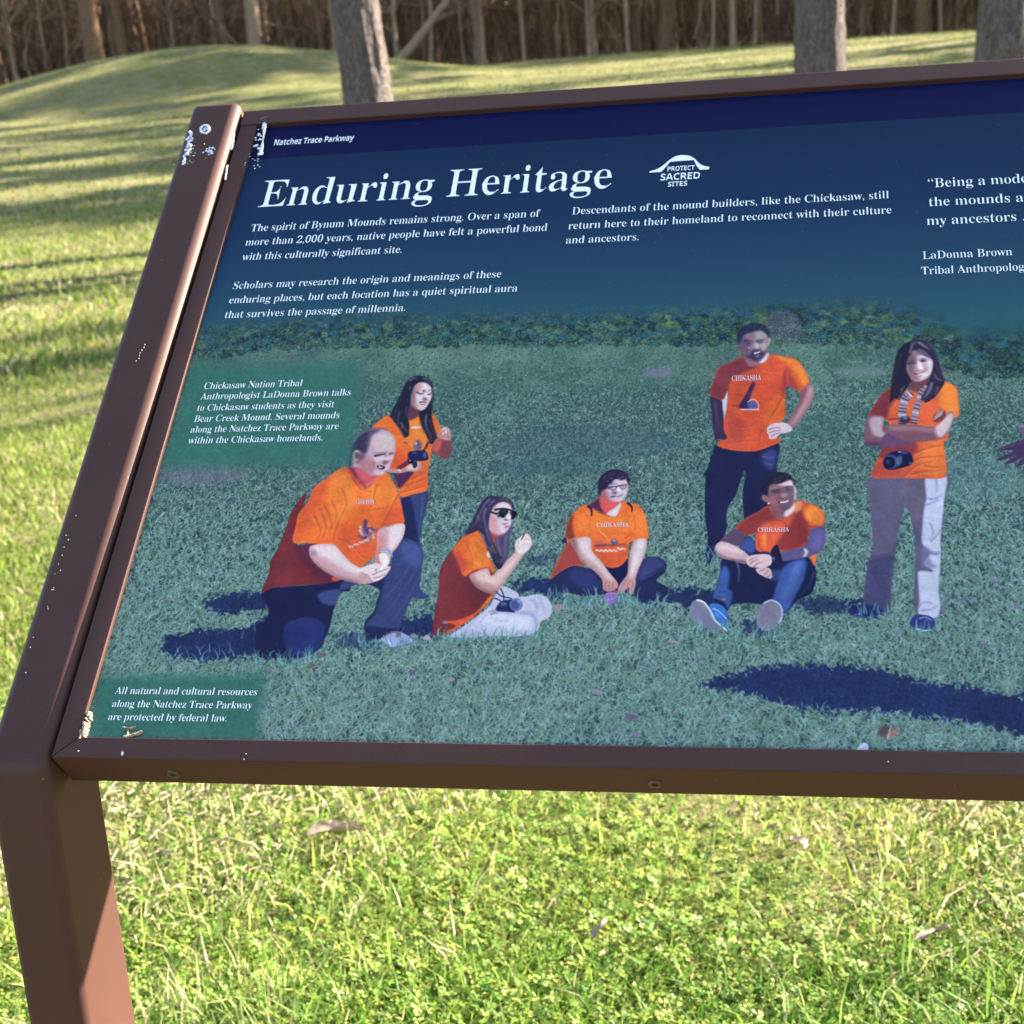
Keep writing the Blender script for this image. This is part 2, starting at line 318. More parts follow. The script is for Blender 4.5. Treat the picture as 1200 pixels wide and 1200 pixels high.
for d, px in ((13.5, 150), (11.0, 20), (16.5, 40), (20, 190), (25, 60), (29, 210), (34, 90), (38, 230), (42, 130), (46, 60), (48, 300), (51, 200), (56, 340), (38, 620), (56, 900), (44, 1040)):
    x0, y0 = column(px, d); x, y = x0, y0; t = max((.17 * y0 + 4.5 - x0) / (math.cos(SUN_AZ) - .17 * math.sin(SUN_AZ)), 17 + rp.uniform(0, 7)); x += t * math.cos(SUN_AZ); y += t * math.sin(SUN_AZ)
    if any(x > tx and abs(-(x - tx) * math.sin(SUN_AZ) + (y - ty) * math.cos(SUN_AZ)) < 2.6 for tx, ty in TRUNKS): continue
    zc = t * math.tan(SUN_EL) - (hz(x, y) - hz(x0, y0)); o = bpy.data.objects.new('pine_tree', PINE); COL.objects.link(o); s_ = max(.45, zc / 16.2); o.location = (x, y, hz(x, y) - .1); o.scale = (min(s_, 1.0) ** .5,) * 2 + (s_,); o.rotation_euler = (0, 0, rp.uniform(0, 6.28))
    tag(o, 'evergreen pine of the grove beyond the right edge of the picture', 'tree', 'pines of the grove on the right')

# undergrowth: thousands of thin twigs and saplings in the wood
n = 58000; d = 66.5 + 38 * RNG.random(n) ** 1.5; px = RNG.uniform(-520, 1280, n)
v = np.array(FWD)[None] + np.array(RGT)[None] * ((px - 600) / F_PX)[:, None] - np.array(UPV)[None] * ((90 - 600) / F_PX); hv = v[:, :2] / np.linalg.norm(v[:, :2], axis=1)[:, None]
x, y = CAM.x + hv[:, 0] * d, CAM.y + hv[:, 1] * d
z0 = height(x, y) + 3.6 * RNG.random(n) ** 1.6; L = RNG.uniform(.5, 2.2, n); wd = RNG.uniform(.012, .05, n)
a = RNG.uniform(0, 6.28, n); ti = np.abs(RNG.normal(0, .55, n)); dx, dy, dz = L * np.sin(ti) * np.cos(a), L * np.sin(ti) * np.sin(a), L * np.cos(ti)
bx, by = L * .12 * RNG.normal(0, 1, n), L * .12 * RNG.normal(0, 1, n); V = []
for t, f in ((0, 1), (.5, .75), (1, .2)):
    cx, cy, cz = x + dx * t + bx * t * (1 - t) * 2, y + dy * t, z0 + dz * t + by * t * (1 - t)
    for s, q in ((-1, 0), (1, 0), (0, 1)): V.append(np.stack([cx + s * wd * f / 2, cy + q * wd * f, cz], -1))
V = np.stack(V, 1).reshape(-1, 3); i = np.arange(n)[:, None] * 9
F = np.concatenate([i + np.array([[b, b + 1, b + 4, b + 3]]) for b in (0, 3)] + [i + np.array([[b + 1, b + 2, b + 5, b + 4]]) for b in (0, 3)] + [i + np.array([[b + 2, b, b + 3, b + 5]]) for b in (0, 3)])
c = np.array([(.27, .165, .09)]) * RNG.uniform(.15, 1.0, (n, 1)) ** 1.3 * np.where(RNG.random((n, 1)) < .12, 2.4, 1)
tag(mesh_obj('undergrowth', np_mesh('undergrowth', V, [F], False, np.repeat(c, 9, 0)), M_TWIG), 'tangle of bare twigs and saplings filling the wood', 'undergrowth', kind='stuff')
# early spring leaves and dead leaves hanging in the undergrowth
n = 56000; d = 66 + 34 * RNG.random(n) ** 1.4; px = RNG.uniform(-520, 1280, n)
v = np.array(FWD)[None] + np.array(RGT)[None] * ((px - 600) / F_PX)[:, None] - np.array(UPV)[None] * ((90 - 600) / F_PX); hv = v[:, :2] / np.linalg.norm(v[:, :2], axis=1)[:, None]
x, y = CAM.x + hv[:, 0] * d, CAM.y + hv[:, 1] * d; g = patch(x, y, .8); k = (g + RNG.normal(0, .5, n)) > .1; x, y, g, px = x[k], y[k], g[k], px[k]; n = len(x)
z = height(x, y) + 4.2 * RNG.random(n) ** 1.8; r = RNG.uniform(.025, .07, n); V = []
A = RNG.normal(0, 1, (n, 3)); A /= np.linalg.norm(A, axis=1)[:, None]; B = np.cross(A, RNG.normal(0, 1, (n, 3))); B /= np.linalg.norm(B, axis=1)[:, None]; P0 = np.stack([x, y, z], -1)
for s, q in ((-1, 0), (0, -.6), (1, 0), (0, .6)): V.append(P0 + (A * s + B * q) * r[:, None])
V = np.stack(V, 1).reshape(-1, 3); gr = RNG.random(n) < np.where(px > 960, .7, .28)
c = np.where(gr[:, None], np.array([(.15, .17, .035)]), np.array([(.17, .105, .06)])) * RNG.uniform(.5, 1.5, (n, 1))
tag(mesh_obj('understory_leaves', np_mesh('understory_leaves', V, [np.arange(4 * n).reshape(n, 4)], False, np.repeat(c, 4, 0)), M_GRASS), 'first green and last brown leaves in the understory of the wood', 'leaves', kind='stuff')

#@@SIGN
# ------------------------------------------------------------------ the printed panel: its artwork is painted here, in panel space
HM = np.array([[0.0008881143959087477, 0.0002579293049144374, -0.30761546576237164], [1.5129688628953218e-05, -0.0009160463717716204, 0.79174480836598], [0.00016629375106035445, 0.0005649235474082113, 1.0]])
def pm(p):
    """layout tracing coordinates -> metres on the panel (u right, v up the slope)"""
    p = np.atleast_2d(np.asarray(p, float)); q = np.hstack([p, np.ones((len(p), 1))]) @ HM.T; return q[:, :2] / q[:, 2:]
PW, PH, RES = .905, .5803, 2500
TW, TH = int(PW * RES), int(PH * RES)
img = np.zeros((TH, TW, 3), np.float32)
def vnoise(cell, seed, h=TH, w=TW):
    r = np.random.default_rng(seed); gh, gw = int(h / cell) + 3, int(w / cell) + 3; g = r.random((gh, gw)).astype(np.float32)
    y = np.arange(h) / cell; x = np.arange(w) / cell; yi, xi = y.astype(int), x.astype(int); fy, fx = y - yi, x - xi
    fy, fx = (fy * fy * (3 - 2 * fy))[:, None], (fx * fx * (3 - 2 * fx))[None]; yi = yi[:, None]; xi = xi[None]
    return ((g[yi, xi] * (1 - fx) + g[yi, xi + 1] * fx) * (1 - fy) + (g[yi + 1, xi] * (1 - fx) + g[yi + 1, xi + 1] * fx) * fy).astype(np.float32)
NZ1 = vnoise(3, 1) * .5 + vnoise(7, 2) * .3 + vnoise(1.3, 9) * .5 - .65      # print grain
NZ2 = vnoise(90, 3) * .5 + vnoise(35, 4) * .3 + vnoise(14, 5) * .2
_q = vnoise(22, 61) + .5 * vnoise(9, 62); _q2 = vnoise(48, 63); _w = (vnoise(30, 64) - .5)
NZF = (_q + .9 * _q2 + .5 * vnoise(4, 66)); NZF = (NZF - NZF.mean()).astype(np.float32); FOLD = .11
def C3(c): return np.array(c, np.float32) / 255
_org = (0., 0., 1.)
def org(x, y, s):
    global _org; _org = (x, y, s)
def loc(p): p = np.atleast_2d(np.asarray(p, float)); return p / _org[2] + np.array(_org[:2])
def tex(p): return pm(p) * RES
def smooth_path(p, closed=True, k=5):
    n = len(p)
    if n < 3: return p
    out = []
    for i in range(n if closed else n - 1):
        g = (lambda j: p[j % n]) if closed else (lambda j: p[min(max(j, 0), n - 1)])
        a, b, c, d = g(i - 1), g(i), g(i + 1), g(i + 2)
        for t in np.arange(k) / k:
            out.append(.5 * (2 * b + (c - a) * t + (2 * a - 5 * b + 4 * c - d) * t * t + (3 * b - a - 3 * c + d) * t ** 3))
    if not closed: out.append(p[-1])
    return np.array(out)
def boxblur(m, r):
    for ax in (0, 1):
        c = np.cumsum(m, ax, dtype=np.float64); z = np.zeros_like(np.take(c, [0], ax)); c = np.concatenate([z, c], ax); L = m.shape[ax]
        hi = np.clip(np.arange(L) + r + 1, 0, L); lo = np.clip(np.arange(L) - r, 0, L); m = (np.take(c, hi, ax) - np.take(c, lo, ax)) / (2 * r + 1)
    return m
def raster(pt, feather):
    r = int(round(feather * .45)); pad = 2 * r + 2
    x0, y0 = np.floor(pt.min(0)).astype(int) - pad; x1, y1 = np.ceil(pt.max(0)).astype(int) + pad
    x0, y0, x1, y1 = max(x0, 0), max(y0, 0), min(x1, TW), min(y1, TH)
    if x1 <= x0 or y1 <= y0: return None
    m = np.zeros((y1 - y0, x1 - x0), np.float32); a = pt - (x0, y0); b = np.roll(a, -1, 0); wv = x1 - x0; S = 3
    for row in range(y1 - y0):
        for s in range(S):
            yy = row + (s + .5) / S; k = (a[:, 1] <= yy) != (b[:, 1] <= yy)
            if not k.any(): continue
            xs = np.sort(a[k, 0] + (yy - a[k, 1]) * (b[k, 0] - a[k, 0]) / (b[k, 1] - a[k, 1]))
            for p, q in zip(xs[::2], xs[1::2]):
                p, q = max(p, 0), min(q, wv)
                if q <= p: continue
                i, j = int(p), int(q)
                if i == j: m[row, i] += (q - p) / S
                else:
                    m[row, i] += (i + 1 - p) / S; m[row, i + 1:j] += 1 / S
                    if j < wv: m[row, j] += (q - j) / S
    m = np.clip(m, 0, 1)
    if r > 0: m = boxblur(boxblur(m, r), max(r // 2, 1))
    return x0, y0, m
CUR = None; CLIP = {}; WARM = .45; INHEAD = False
def head(x, y, s):
    global FOLD, WARM, INHEAD
    FOLD, WARM, INHEAD = .05, .45, True; org(x, y, s)
def endhead():
    global FOLD, WARM, INHEAD
    FOLD, WARM, INHEAD = .11, .45, False
def put(rm, col, a=1., tex_amt=.05, clip=None, keep=None):
    if rm is None: return
    x0, y0, m = rm; h, wv = m.shape; sl_ = (slice(y0, y0 + h), slice(x0, x0 + wv))
    if clip is not None: m = m * CLIP[clip][sl_]
    if keep is not None:
        CLIP.setdefault(keep, np.zeros((TH, TW), np.float32)); CLIP[keep][sl_] = np.maximum(CLIP[keep][sl_], m)
    if CUR is not None: CUR[sl_] = np.maximum(CUR[sl_], m * min(1, a * 2) * (m > .5))
    col = (col[0], col[1], min(col[2], col[1] + WARM * (col[2] - col[1]))) if col[0] > col[2] > col[1] else col
    if INHEAD and col[2] >= col[0] > 140 and col[1] > 110: col = (col[0], .35 * col[1] + .65 * min(col[1], col[0] * .87), col[0] * .93)
    if INHEAD and col[2] > col[0] and col[0] <= 140: col = (col[0], col[1], col[0] + .6 * (col[2] - col[0]))
    mm = (m * a)[..., None]; skin = col[0] > 120 and col[1] / col[0] > .58 and col[2] / col[0] > .55; c = C3(col) * (1 + (FOLD * (.25 if skin else 1) * NZF[sl_][..., None] if CUR is not None else 0) + tex_amt * NZ1[sl_][..., None] * 1.6 + tex_amt * (NZ2[sl_][..., None] - .5)); img[sl_] += (c - img[sl_]) * mm
def P(col, pts, f=1, a=1., sm=True, **k):
    p = loc(pts); p = smooth_path(p) if sm else p; put(raster(tex(p), f), col, a, **k)
def S(col, pts, w0, w1=None, f=1, a=1., sm=True, **k):
    """a stroke; widths are in the units of the current origin"""
    p = loc(pts); p = smooth_path(p, False) if sm and len(p) > 2 else p; w1 = w0 if w1 is None else w1; n = len(p)
    ww = np.linspace(w0, w1, n)[:, None] / _org[2] / 2; d = np.gradient(p, axis=0); d = np.stack([-d[:, 1], d[:, 0]], 1) / (np.linalg.norm(d, axis=1)[:, None] + 1e-9)
    put(raster(tex(np.concatenate([p + d * ww, (p - d * ww)[::-1]])), f), col, a, **k)
def O(col, c, rx, ry=None, ang=0, f=1, a=1., **k):
    t = np.linspace(0, 6.2832, 20, False); ry = rx if ry is None else ry; ca, sa = math.cos(ang), math.sin(ang)
    P(col, [(c[0] + rx * math.cos(q) * ca - ry * math.sin(q) * sa, c[1] + rx * math.cos(q) * sa + ry * math.sin(q) * ca) for q in t], f, a, sm=False, **k)

# --- sky gradient, grass field
vv = (np.arange(TH) / RES)[:, None]; uu = (np.arange(TW) / RES)[None]
stops_v = [0, .25, .285, .32, .355, .40, .46, .535, .5803]
stops_c = [(76, 116, 112), (58, 96, 100), (52, 94, 102), (48, 88, 102), (42, 78, 98), (34, 63, 92), (27, 48, 82), (23, 41, 74), (23, 41, 74)]
for c in range(3): img[..., c] = np.interp(vv[:, 0], stops_v, [s[c] / 255 for s in stops_c])[:, None]
def scatter_blades(n, vlo, vhi, cols, seed, wgt=None, alpha=.75, region=None, ln=1.0):
    r = np.random.default_rng(seed); u = r.random(n) * TW; v = (vlo + (vhi - vlo) * r.random(n)) * RES
    if region is not None:
        k = r.random(n) < region[np.clip(v.astype(int), 0, TH - 1), np.clip(u.astype(int), 0, TW - 1)]; u, v = u[k], v[k]; n = len(u)
    near = 1 - np.clip(v / RES / .33, 0, 1); L = ln * (3 + 13 * near ** 1.4) * r.uniform(.5, 1.5, n); a = r.normal(1.35, .55, n) + np.where(r.random(n) < .3, .9, 0)
    col = C3(cols)[r.integers(0, len(cols), n)] * r.uniform(.8, 1.15, (n, 1)).astype(np.float32)
    bend = r.normal(0, .6, n)
    for t in np.linspace(0, 1, 22):
        x = (u + np.cos(a + bend * t) * L * t).astype(int); y = (v + np.sin(a + bend * t) * L * t).astype(int); k = (x >= 0) & (x < TW - 1) & (y >= 0) & (y < TH - 1)
        img[y[k], x[k]] += (col[k] - img[y[k], x[k]]) * alpha; kk = k & (near > .45); img[y[kk], x[kk] + 1] += (col[kk] - img[y[kk], x[kk] + 1]) * alpha * .6
HILL_PX = np.array([(200, 424), (230, 420), (330, 411), (420, 406), (560, 405), (700, 405), (820, 404), (920, 402), (990, 402), (1050, 408), (1092, 424), (1140, 442), (1210, 442), (1500, 447), (1900, 450)])
hl = pm(HILL_PX); hv_ = np.interp(uu[0], hl[:, 0], hl[:, 1])
fm = np.clip((vv - hv_[None] + .006 * (vnoise(6, 21) - .5)) * RES / 3 + .5, 0, 1)      # forest mask: above the hill line
grass = 1 - fm
base_g = img.copy()
tone = (vnoise(220, 31) * .45 + vnoise(60, 32) * .35 + vnoise(20, 33) * .2); tone = np.clip((tone - .35) / .32, 0, 1)[..., None]
far_ = np.clip(vv / .33, 0, 1)[..., None]; g_col = (C3((62, 88, 94)) * (1 - tone) + C3((94, 124, 122)) * tone) * (1 - far_) + (C3((70, 98, 92)) * (1 - tone) + C3((102, 132, 118)) * tone) * far_
br = np.clip((vnoise(150, 41) * .6 + vnoise(40, 42) * .4 - .58) / .15, 0, 1)[..., None] * .5
g_col = g_col * (1 - br) + C3((104, 102, 106)) * br
img[:] = np.where(grass[..., None] > 0, g_col * grass[..., None] + img * (1 - grass[..., None]), img)
LT = [(110, 142, 134), (124, 154, 156), (98, 134, 116), (88, 122, 104), (138, 162, 164), (122, 134, 138)]; DK = [(40, 62, 72), (50, 74, 78), (58, 82, 82), (48, 64, 80), (66, 80, 86)]
scatter_blades(150000, .0, .345, LT[2:4] + DK[1:3] + DK[4:], 49, region=grass, alpha=.35); soft_ = grass * np.clip((.33 - vv) / .2, 0, 1); scatter_blades(340000, .0, .33, LT + DK, 50, region=soft_, alpha=.5)
scatter_blades(230000, .0, .28, DK, 51, region=soft_, alpha=.7, ln=.9); scatter_blades(125000, .0, .28, LT, 52, region=soft_, alpha=.7)
# forest in the print
org(0, 0, 1)
r = np.random.default_rng(77)
for i in range(2600):
    px = r.uniform(205, 1560); yb = np.interp(px, HILL_PX[:, 0], HILL_PX[:, 1]); big = np.clip((px - 700) / 500, 0, 1); hgt = 38 + 28 * big
    up = r.random(); py = yb - up * hgt; s = r.uniform(1.6, 6) * (1 + .6 * big); lum = r.random()
    warm = math.exp(-((px - 790) / 70) ** 2) + math.exp(-((px - 1010) / 45) ** 2) + math.exp(-((px - 905) / 30) ** 2)
    dark = np.clip((px - 1090) / 60, 0, 1)
    c = np.array([(28, 44, 56), (40, 60, 62), (58, 84, 74), (90, 114, 92)][min(3, int(lum * (4 - 1.4 * dark)))], float)
    c = c + warm * np.array((6, 5, -10)) * (lum > .5); fade = np.clip((up - .55) / .45, 0, 1)
    t = np.linspace(0, 6.28, 9, False); pts = [(px + s * r.uniform(.6, 1.2) * math.cos(q), py + s * .7 * r.uniform(.6, 1.2) * math.sin(q)) for q in t]
    P(c, pts, 2 if s > 5 else 1, .75 * (1 - fade * .85), tex_amt=.25)
P((104, 96, 112), [(898, 372), (915, 365), (935, 372), (940, 398), (905, 402), (893, 395)], 5, .6, tex_amt=.4)
fr = np.clip((vv - hv_[None]) / .055, 0, 1) ** .8
for k_, cols in ((26000, [(28, 46, 60), (42, 64, 70), (62, 90, 82), (86, 114, 96), (116, 140, 116)]),):
    n = k_; u = (r.random(n) * TW).astype(int); hv_i = hv_[u]; v = ((hv_i + .050 * r.random(n) ** 1.3) * RES).astype(int); k = v < TH - 3; u, v = u[k], v[k]; n = len(u)
    col = C3(cols)[r.integers(0, len(cols), n)]; al = (.7 * (1 - np.clip((v / RES - hv_[u]) / .05, 0, 1)))[:, None]
    for dx, dy in ((0, 0), (1, 0), (0, 1), (2, 1), (1, 1), (1, 2)):
        k = u + dx < TW; img[v[k] + dy, u[k] + dx] += (col[k] - img[v[k] + dy, u[k] + dx]) * al[k]
img += (base_g - img) * (np.clip(fr - .62, 0, 1) / .38 * (fm > .5))[..., None]
# navy header band
band = np.clip((vv - .5408) * RES + .5, 0, 1)[..., None]; img += (C3((16, 20, 64)) - img) * band
# soft dark patches and bare spots of the printed meadow
for (x, y), rx, ry, c, a in (((690, 520), 110, 20, (60, 84, 98), .35), ((420, 560), 60, 14, (70, 84, 100), .3), ((235, 555), 55, 14, (108, 104, 124), .5), ((770, 437), 18, 6, (128, 118, 148), .6), ((640, 548), 70, 10, (52, 84, 96), .4), ((580, 640), 40, 6, (54, 84, 98), .4), ((935, 500), 60, 12, (58, 100, 98), .4), ((1010, 436), 30, 5, (122, 128, 138), .5), ((1140, 560), 60, 30, (108, 150, 150), .25)):
    O(c, (x, y), rx, ry, 0, 10, a)
# grass shadows
SH = (30, 40, 82)
NZG = vnoise(6, 71) * .5 + vnoise(2.6, 72) * .5
def shadow(pts, f=2, a=.93):
    p = smooth_path(loc(pts)); rm = raster(tex(p), 16 + 4 * f)
    if rm is None: return
    x0, y0, m = rm; n = NZG[y0:y0 + m.shape[0], x0:x0 + m.shape[1]]; m = np.clip((m - .5 + (n - .5) * 1.15) * 4 + .5, 0, 1)
    put((x0, y0, m), SH, a, tex_amt=.3)
shadow([(188, 752), (205, 744), (240, 738), (280, 739), (312, 722), (338, 716), (352, 750), (360, 768), (330, 771), (300, 768), (262, 772), (230, 774), (200, 769)])
shadow([(240, 704), (262, 698), (300, 695), (318, 700), (312, 714), (290, 717), (258, 718), (243, 712)])
shadow([(470, 724), (490, 722), (515, 724), (512, 746), (486, 744), (466, 748), (440, 752), (430, 738)])
shadow([(420, 742), (442, 752), (462, 756), (430, 760), (400, 756), (385, 748)], 2, .6)
shadow([(600, 684), (640, 676), (662, 678), (660, 700), (646, 698), (625, 694), (610, 692)]); shadow([(612, 655), (640, 652), (655, 656), (640, 664), (618, 664)], 3, .5)
shadow([(745, 690), (776, 692), (810, 690), (835, 694), (850, 690), (848, 706), (815, 716), (780, 704), (750, 706)])
shadow([(930, 702), (960, 700), (1000, 706), (1010, 716), (985, 718), (940, 716)], 3, .75); shadow([(872, 730), (890, 728), (906, 738), (890, 746), (874, 742)], 2, .8)
shadow([(988, 710), (1010, 704), (1030, 712), (1026, 722), (1000, 719)]); shadow([(1105, 690), (1150, 706), (1180, 720), (1150, 716), (1118, 704)], 5, .3)
shadow([(818, 800), (845, 792), (880, 784), (930, 779), (985, 780), (1030, 785), (1080, 797), (1130, 803), (1165, 812), (1200, 816), (1260, 822), (1300, 850), (1240, 868), (1200, 862), (1182, 858), (1160, 852), (1120, 846), (1060, 837), (1000, 833), (950, 834), (905, 822), (870, 812), (835, 808)], 3)
shadow([(826, 640), (838, 642), (842, 652), (830, 655), (822, 648)], 2, .8)
# grass tips standing over the shadows
r = np.random.default_rng(90)
for i in range(260):
    x, y = [(r.uniform(190, 370), r.uniform(764, 778)), (r.uniform(820, 1200), 0), (r.uniform(280, 520), r.uniform(745, 775)), (r.uniform(640, 780), r.uniform(694, 712)), (r.uniform(815, 960), r.uniform(725, 750))][int(r.integers(0, 5))]
    if y == 0: y = np.interp(x, [820, 900, 1000, 1060, 1120, 1200], [812, 824, 836, 840, 850, 866])
    if i % 2: continue
    h = r.uniform(4, 13); lx = r.normal(0, 5); S((132, 172, 186) if i % 3 else (88, 120, 140), [(x, y), (x + lx * .4, y - h * .6), (x + lx, y - h)], 1.3, .4, 0, .8)

# --- the printed people ----------------------------------------------------
PEOPLE = []
def person(label=None):
    global CUR; CUR = np.zeros((TH, TW), np.float32); PEOPLE.append((label, CUR)); CLIP.clear()
OR, ORL, ORS, ORD = (224, 102, 50), (232, 130, 56), (210, 80, 54), (112, 44, 58)
SKL, SKM, SKS = (228, 194, 190), (186, 134, 134), (128, 80, 90)
HR, HRH, JN, JND = (38, 33, 50), (116, 100, 116), (54, 62, 106), (28, 30, 66)
# woman standing at the back
person('printed woman with long dark hair and orange shirt holding a camera, standing behind the kneeling man')
org(280, 580, 5)
P(JN, [(960, 15), (1100, -20), (1096, 90), (1075, 170), (1062, 280), (1070, 420), (1060, 540), (1100, 585), (1110, 605), (1020, 600), (1000, 500), (960, 300), (950, 120)], 1, keep='j')
P(JND, [(950, 20), (1000, 10), (1030, 120), (1050, 280), (1040, 460), (1020, 590), (960, 500)], 4, .8, clip='j'); S((92, 98, 150), [(1078, 10), (1070, 120), (1052, 230)], 14, 4, 3, .5, clip='j')
org(300, 420, 5)
P(OR, [(690, 395), (740, 352), (792, 330), (880, 345), (960, 335), (1030, 322), (1062, 362), (1086, 412), (1088, 445), (1042, 470), (1032, 520), (1020, 600), (1006, 690), (1002, 772), (925, 796), (846, 810), (815, 700), (740, 600), (690, 500), (676, 430)], 1, keep='s')
P(ORL, [(880, 350), (960, 340), (1010, 400), (1010, 480), (960, 560), (900, 520), (860, 430)], 8, .7, clip='s'); P(ORS, [(680, 420), (760, 480), (830, 520), (870, 600), (830, 690), (730, 600), (660, 500)], 8, .7, clip='s')
P(ORS, [(860, 680), (960, 660), (1010, 680), (1000, 740), (900, 770)], 6, .5, clip='s')
for q in ([(830, 760), (900, 740), (1000, 700)], [(840, 790), (930, 765), (1000, 740)], [(860, 720), (930, 700), (1000, 660)]): S((180, 66, 52), q, 7, 3, 2, .55, clip='s'); S(ORL, [(a, b + 11) for a, b in q], 8, 3, 2, .7, clip='s')
P((70, 38, 78), [(780, 660), (850, 655), (930, 650), (900, 700), (862, 745), (838, 762), (815, 720)], 3, .95, clip='s')
P((150, 66, 78), [(1034, 520), (1042, 478), (1080, 470), (1098, 470), (1140, 478), (1144, 540), (1132, 576), (1108, 588), (1070, 574), (1030, 545)], 1)
P((112, 62, 88), [(1085, 500), (1138, 500), (1134, 570), (1100, 582), (1075, 560)], 4, .8); P((216, 96, 82), [(1040, 480), (1085, 462), (1080, 530), (1040, 540)], 4, .6)
P(SKM, [(1062, 455), (1082, 425), (1104, 402), (1132, 412), (1142, 445), (1135, 478), (1100, 476)], 1); P(SKL, [(1084, 420), (1108, 404), (1130, 418), (1116, 440), (1090, 448)], 2, .9)
for q in (0, 1, 2): S(SKS, [(1092 + q * 15, 420), (1088 + q * 17, 448), (1096 + q * 15, 468)], 5, 3, 1, .7)
P(SKS, [(892, 285), (960, 302), (962, 325), (930, 352), (892, 340)], 2)
P(SKM, [(928, 150), (962, 140), (1002, 150), (1026, 182), (1026, 222), (1006, 268), (984, 297), (952, 300), (925, 288), (905, 250), (910, 195)], 1, keep='f')
P(SKL, [(962, 150), (1018, 175), (1022, 225), (1000, 262), (965, 240), (950, 200)], 4, .8, clip='f'); P((132, 88, 98), [(905, 200), (940, 190), (952, 250), (975, 290), (930, 296), (900, 260)], 5, .7, clip='f')
S((62, 44, 66), [(942, 205), (962, 212), (986, 208)], 7, 4, 1, .9); S((62, 44, 66), [(1000, 208), (1012, 212), (1024, 206)], 6, 3, 1, .9); S((84, 62, 86), [(940, 186), (965, 182), (986, 190)], 5, 3, 1, .7)
S((150, 96, 118), [(996, 212), (1004, 240), (990, 244)], 5, 3, 1, .7); S((140, 60, 84), [(962, 262), (980, 258), (1002, 262)], 10, 4, 1, .9); S((120, 80, 100), [(966, 276), (990, 276)], 5, 2, 1, .5)
P(HR, [(930, 106), (985, 108), (1024, 134), (1036, 190), (1030, 262), (1028, 340), (1044, 420), (1046, 482), (1022, 502), (994, 442), (975, 380), (962, 322), (1000, 280), (1024, 225), (1020, 180), (985, 148), (940, 150), (912, 190), (906, 250), (890, 330), (900, 400), (888, 444), (856, 420), (826, 392), (798, 352), (800, 300), (846, 250), (880, 195), (902, 140)], 1, keep='h')
for q in ([(915, 130), (880, 220), (840, 300), (845, 390)], [(960, 118), (1010, 140), (1028, 200)], [(905, 200), (880, 290), (870, 380), (885, 435)], [(1000, 340), (1015, 420), (1030, 490)], [(860, 260), (820, 320), (822, 370)]): S(HRH, q, 9, 3, 2, .75, clip='h')
S((166, 130, 122), [(985, 350), (1000, 420), (1020, 490)], 10, 4, 2, .6, clip='h')
O((196, 200, 220), (940, 408), 34, 5, -.05, 1, .8)
O((96, 88, 124), (948, 512), 26, 34, .1, 3, .8); O((190, 190, 214), (938, 500), 12, 8, 0, 2, .7); S((60, 50, 90), [(948, 480), (955, 530)], 9, 4, 1, .8)
S((52, 34, 62), [(1010, 490), (990, 530), (960, 560)], 12, 8, 1); S((70, 60, 90), [(865, 490), (890, 500)], 10, 6, 1, .7)
P(SKM, [(760, 640), (800, 648), (850, 650), (885, 636), (915, 612), (955, 606), (972, 636), (945, 664), (892, 664), (840, 674), (770, 664)], 1); P(SKL, [(880, 640), (920, 614), (955, 612), (940, 650), (890, 656)], 2, .8); S((210, 215, 225), [(832, 652), (850, 664)], 8, 8, 1)
P((120, 46, 70), [(825, 640), (880, 600), (900, 560), (915, 560), (905, 610), (850, 648)], 1)
P((30, 34, 78), [(896, 550), (985, 540), (1006, 566), (1004, 596), (945, 602), (900, 590)], 1); O((24, 26, 62), (906, 604), 17, 15, 0, 1); O((88, 98, 150), (988, 568), 11, 17, 0, 1, .8); O((70, 84, 140), (930, 556), 16, 6, 0, 1, .7); O((190, 200, 225), (902, 600), 5, 4, 0, 1, .8); P((26, 26, 60), [(915, 610), (940, 604), (945, 630), (925, 645)], 1, .9)
head(455, 435, 13.65)
P((34, 32, 62), [(480, 640), (540, 640), (640, 560), (695, 420), (690, 280), (640, 200), (560, 165), (560, 90), (660, 140), (705, 220), (712, 400), (702, 600), (692, 720), (722, 860), (762, 1000), (770, 1092), (660, 1092), (600, 1000), (540, 900), (500, 760)], 2)
P((214, 180, 200), [(470, 200), (560, 178), (640, 210), (692, 290), (692, 420), (640, 530), (580, 612), (510, 626), (450, 592), (400, 520), (360, 420), (390, 300)], 2)
P((98, 54, 84), [(340, 560), (450, 616), (500, 640), (470, 710), (400, 772), (330, 782), (306, 680)], 3)
P((136, 84, 108), [(355, 300), (430, 255), (445, 400), (432, 520), (490, 616), (420, 575), (355, 440)], 8, .9); P((188, 126, 148), [(430, 230), (500, 195), (525, 280), (440, 330)], 6, .8)
P((234, 208, 222), [(560, 215), (650, 238), (684, 305), (600, 302)], 5, .8); P((230, 208, 226), [(588, 365), (640, 355), (652, 442), (600, 420)], 3, .9); P((226, 200, 222), [(445, 368), (540, 388), (552, 470), (470, 482)], 5, .8); P((224, 196, 220), [(650, 400), (688, 388), (662, 482)], 3, .8)
S((66, 52, 100), [(452, 332), (510, 366), (562, 354)], 28, 12, 1); S((84, 58, 104), [(626, 372), (660, 376), (692, 342)], 24, 12, 1); S((76, 52, 92), [(555, 322), (595, 314)], 36, 18, 2); S((104, 76, 112), [(646, 312), (692, 298)], 18, 10, 2)
P((92, 60, 80), [(545, 444), (590, 426), (628, 444), (610, 468), (572, 474)], 4, .85); S((102, 52, 84), [(496, 500), (560, 494), (612, 506)], 22, 12, 1); S((126, 70, 96), [(518, 532), (592, 532)], 16, 8, 1); P((222, 182, 196), [(468, 560), (560, 568), (572, 602), (500, 608)], 4, .8)
